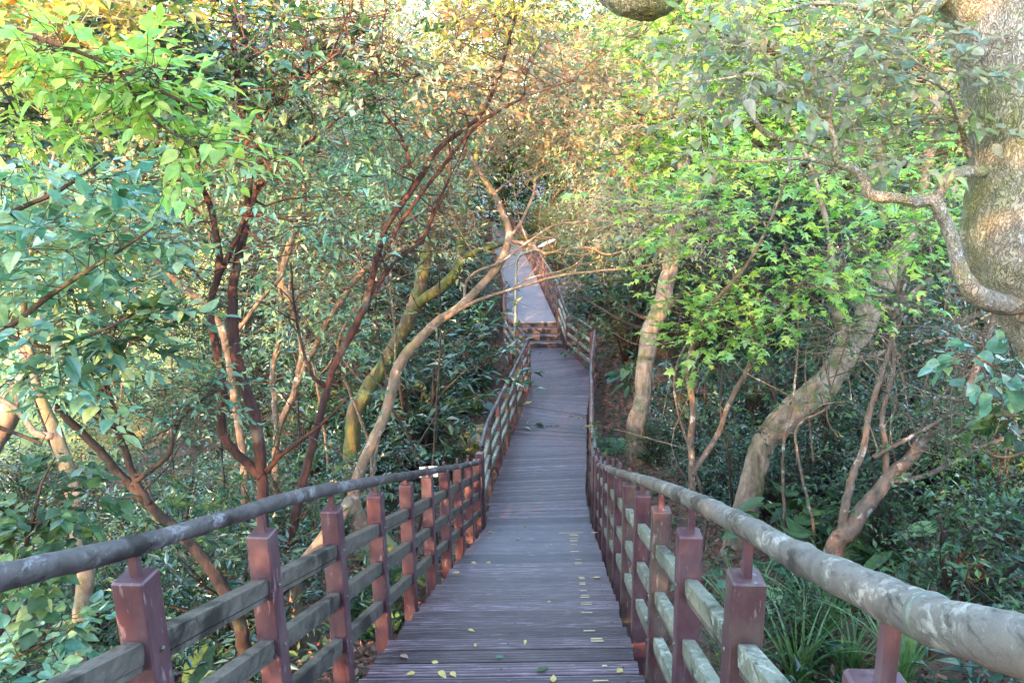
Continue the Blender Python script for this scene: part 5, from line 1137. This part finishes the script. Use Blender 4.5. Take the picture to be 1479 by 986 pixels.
# mossy rocks
def rock(px, py, s, label):
    q = ploc(px, py); r_ = np.random.default_rng(int(px)); m = MB(); nu, nv = 18, 12; v = []
    ph = r_.uniform(0, 6.28, 8)
    for j in range(nv+1):
        for i in range(nu):
            th, fi = 2*pi*i/nu, pi*j/nv; n_ = np.array([cos(th)*sin(fi), sin(th)*sin(fi), cos(fi)])
            k = 1+.16*sin(2.3*n_[0]*2+ph[0])*cos(3*n_[1]+ph[1])+.12*sin(5*n_[2]+ph[2]+3*n_[0])+.05*sin(9*n_[1]+7*n_[0]+ph[3])
            v.append(q+n_*k*s*np.array([1.1, .9, .75])+np.array([0, 0, s*.35]))
    m.add(v, [(j*nu+i, (j+1)*nu+i, (j+1)*nu+(i+1) % nu, j*nu+(i+1) % nu) for j in range(nv) for i in range(nu)])
    tag(m.build('rock', M['rock'], origin=q, smooth=True), label, 'rock')
rock(685, 650, .34, 'larger mossy yellow-green rock left of the level deck')
rock(690, 632, .26, 'mossy rock just above and behind the larger one')
rock(682, 590, .28, 'dark brown rock behind the heart-leaved plant')
rock(545, 800, .22, 'flat brown stone in the leaf litter behind the left rails')
# label plate
q = P(619, 681, 8.2); so = empty('sign', (q[0], q[1], float(ground(q[0], q[1]))), 'small pale green plant label plate on a thin stake behind the left handrail', 'sign')
m = MB(); nn = unit(-q*np.array([1, 1, 0])+np.array([0, 0, 1.6])); hx = unit(np.cross([0, 0, 1.], nn)); m.box(q, hx, np.cross(nn, hx), nn, .10, .06, .004); m.build('plate', M['sign'], so)
m = MB(); tube(m, [(q[0], q[1], float(ground(q[0], q[1]))-.1, .008), (*(q-nn*.01), .008)], 6, .2); m.build('stake', M['galv'], so)
# fallen leaves lying on the treads
fl_px = [(775, 970, .085, 'mid', 'pale green oval leaf fallen on the lowest visible tread'), (799, 986, .06, 'yellow', 'round yellow leaf fallen at the bottom edge of the stairs'),
 (759, 925, .05, 'yellow', 'small yellow leaf fallen near the middle of the stairs'), (634, 970, .08, 'yellow', 'pale curled leaf fallen left on the lower stairs'), (651, 971, .06, 'yellow', 'second pale leaf right beside the curled one'),
 (687, 935, .045, 'yellow', 'tiny cream leaf fallen at the centre of the stairs'), (624, 956, .05, 'yellow', 'cream leaf fallen by the left side of the lower stairs'), (898, 966, .06, 'yellow', 'yellow leaf fallen by the right edge of the lower stairs'),
 (579, 946, .07, 'litter', 'reddish brown leaf fallen by the left stair edge'), (664, 826, .12, 'yellow', 'large cream crumpled leaf fallen left on the middle stairs'), (681, 812, .07, 'yellow', 'pale leaf fallen above the large crumpled one'),
 (709, 812, .06, 'yellow', 'narrow pale leaf fallen left of centre on the upper steps'), (715, 950, .06, 'teal', 'grey-green leaf fallen left of centre on the lower stairs'), (676, 910, .05, 'yellow', 'small cream leaf fallen left of the tiny one'),
 (793, 868, .07, 'yellow', 'pale thin leaf fallen right of centre'), (857, 834, .07, 'yellow', 'white-yellow leaf fallen near the right edge'), (704, 769, .09, 'gold', 'yellow-green leaf lying at the foot of the left railing'),
 (751, 779, .07, 'yellow', 'thin cream leaf at the foot of the stairs'), (756, 760, .06, 'gold', 'small green-yellow leaf on the deck at the foot of the stairs'), (600, 972, .06, 'yellow', 'cream leaf close to the left edge at the bottom')]
for px, py, s, mt, lab in fl_px:
    v = ray(px, py); q = v*(DZ/v[2])
    for k in range(n):
        pass
    hit = None
    for k in range(45, -1, -1):
        z = DZ+.09*(k+1); t = v*(z/v[2]); y1 = 10.26-k*RUN
        if y1-RUN <= t[1] <= y1: hit = (t, z); break
    if hit: q, z = hit
    else: z = DZ
    a = random.uniform(0, 6.28); m = MB(); p0 = np.array([[q[0], q[1], z+.008]])
    put_leaves(m, 'ovh', p0, np.array([[cos(a), sin(a), .12]]), np.array([[random.uniform(-.2, .2), random.uniform(-.2, .2), 1.]]), np.array([s]))
    tag(m.build('fallen_leaf', [L_[mt]], origin=p0[0], smooth=True), lab, 'leaf', 'fallen leaves on the stairs')

# vines and saplings: thin bare stems that thread the thicket
VN = np.random.default_rng(77)
def stem_thing(name, cat, look, group, px, py0, py1, d, r, mat, lean, leaves=None):
    a = P(px, py0, d); b = P(px+lean, py1, d+VN.uniform(-.4, .4)); a[2] = max(a[2], float(ground(a[0], a[1]))-.05) if name == 'vine' else float(ground(a[0], a[1]))-.1
    if name == 'vine' and b[2] < a[2]: a, b = a, b
    rt = empty(name, a, look, cat, group); L = np.linalg.norm(b-a); pts = [(*a, r)]
    for t in (.25, .5, .75): q = a+(b-a)*t+VN.normal(0, .05, 3)*L; pts.append((*q, r*(1-.5*t)))
    pts.append((*b, r*.35)); m = MB(); c = tube(m, pts, 6, .08, .05, .25, 0, VN); m.build('stem', M[mat], rt, smooth=True)
    m = MB()
    for _ in range(4):
        k = c[int(len(c)*VN.uniform(.35, .95))]; e = k[:3]+rand_dirs(VN, 1, .6, .5)[0]*L*VN.uniform(.15, .35); mid = (k[:3]+e)/2+VN.normal(0, .04, 3)*L
        if name == 'vine': e[2] -= L*.3
        m_ = MB(); tube(m_, [(*k[:3], k[3]*.7), (*mid, k[3]*.5), (*e, .002)], 5, .08, 0, .3, 0, VN); m_.build('branch', M[mat], rt, smooth=True)
        if leaves: D = rand_dirs(VN, 5, .5, .1); sprays(m, VN, np.repeat(e[None], 5, 0)+VN.normal(0, .08, (5, 3)), D, **leaves)
    if m.n: m.build('foliage', [L_['teal'] if px < 800 else L_['mid'], M[mat]], rt)
    PEND.append((rt, (a+b)/2, look))
for px in (60, 150, 260, 290, 400, 455, 500, 530, 585, 630):
    d = VN.uniform(8.5, 14); stem_thing('sapling', 'sapling', 'thin grey-brown sapling', 'thin saplings of the left thicket', px, VN.uniform(600, 700), VN.uniform(180, 380), d, .022, VN.choice(['bark_grey', 'bark_dark']), VN.uniform(-60, 90), spec('ov', .09, 6, .26))
for px in (1020, 1065, 1130, 1160, 1185, 1330, 1360, 1395, 1440):
    d = VN.uniform(7.5, 12); stem_thing('sapling', 'sapling', 'thin brown sapling', 'thin saplings of the right thicket', px, VN.uniform(620, 720), VN.uniform(330, 480), d, .02, VN.choice(['bark_grey', 'bark_dark']), VN.uniform(-60, 60), spec('ov', .08, 6, .24))
for px in (1175, 1210, 1245, 1270, 1315, 1345, 1375, 1410, 1450, 1000):
    d = VN.uniform(6.5, 10); stem_thing('vine', 'vine', 'thin hanging vine', 'vines hanging in the right thicket', px, VN.uniform(600, 760), VN.uniform(330, 450), d, .009, 'bark_grey', VN.uniform(-50, 50))
settle()
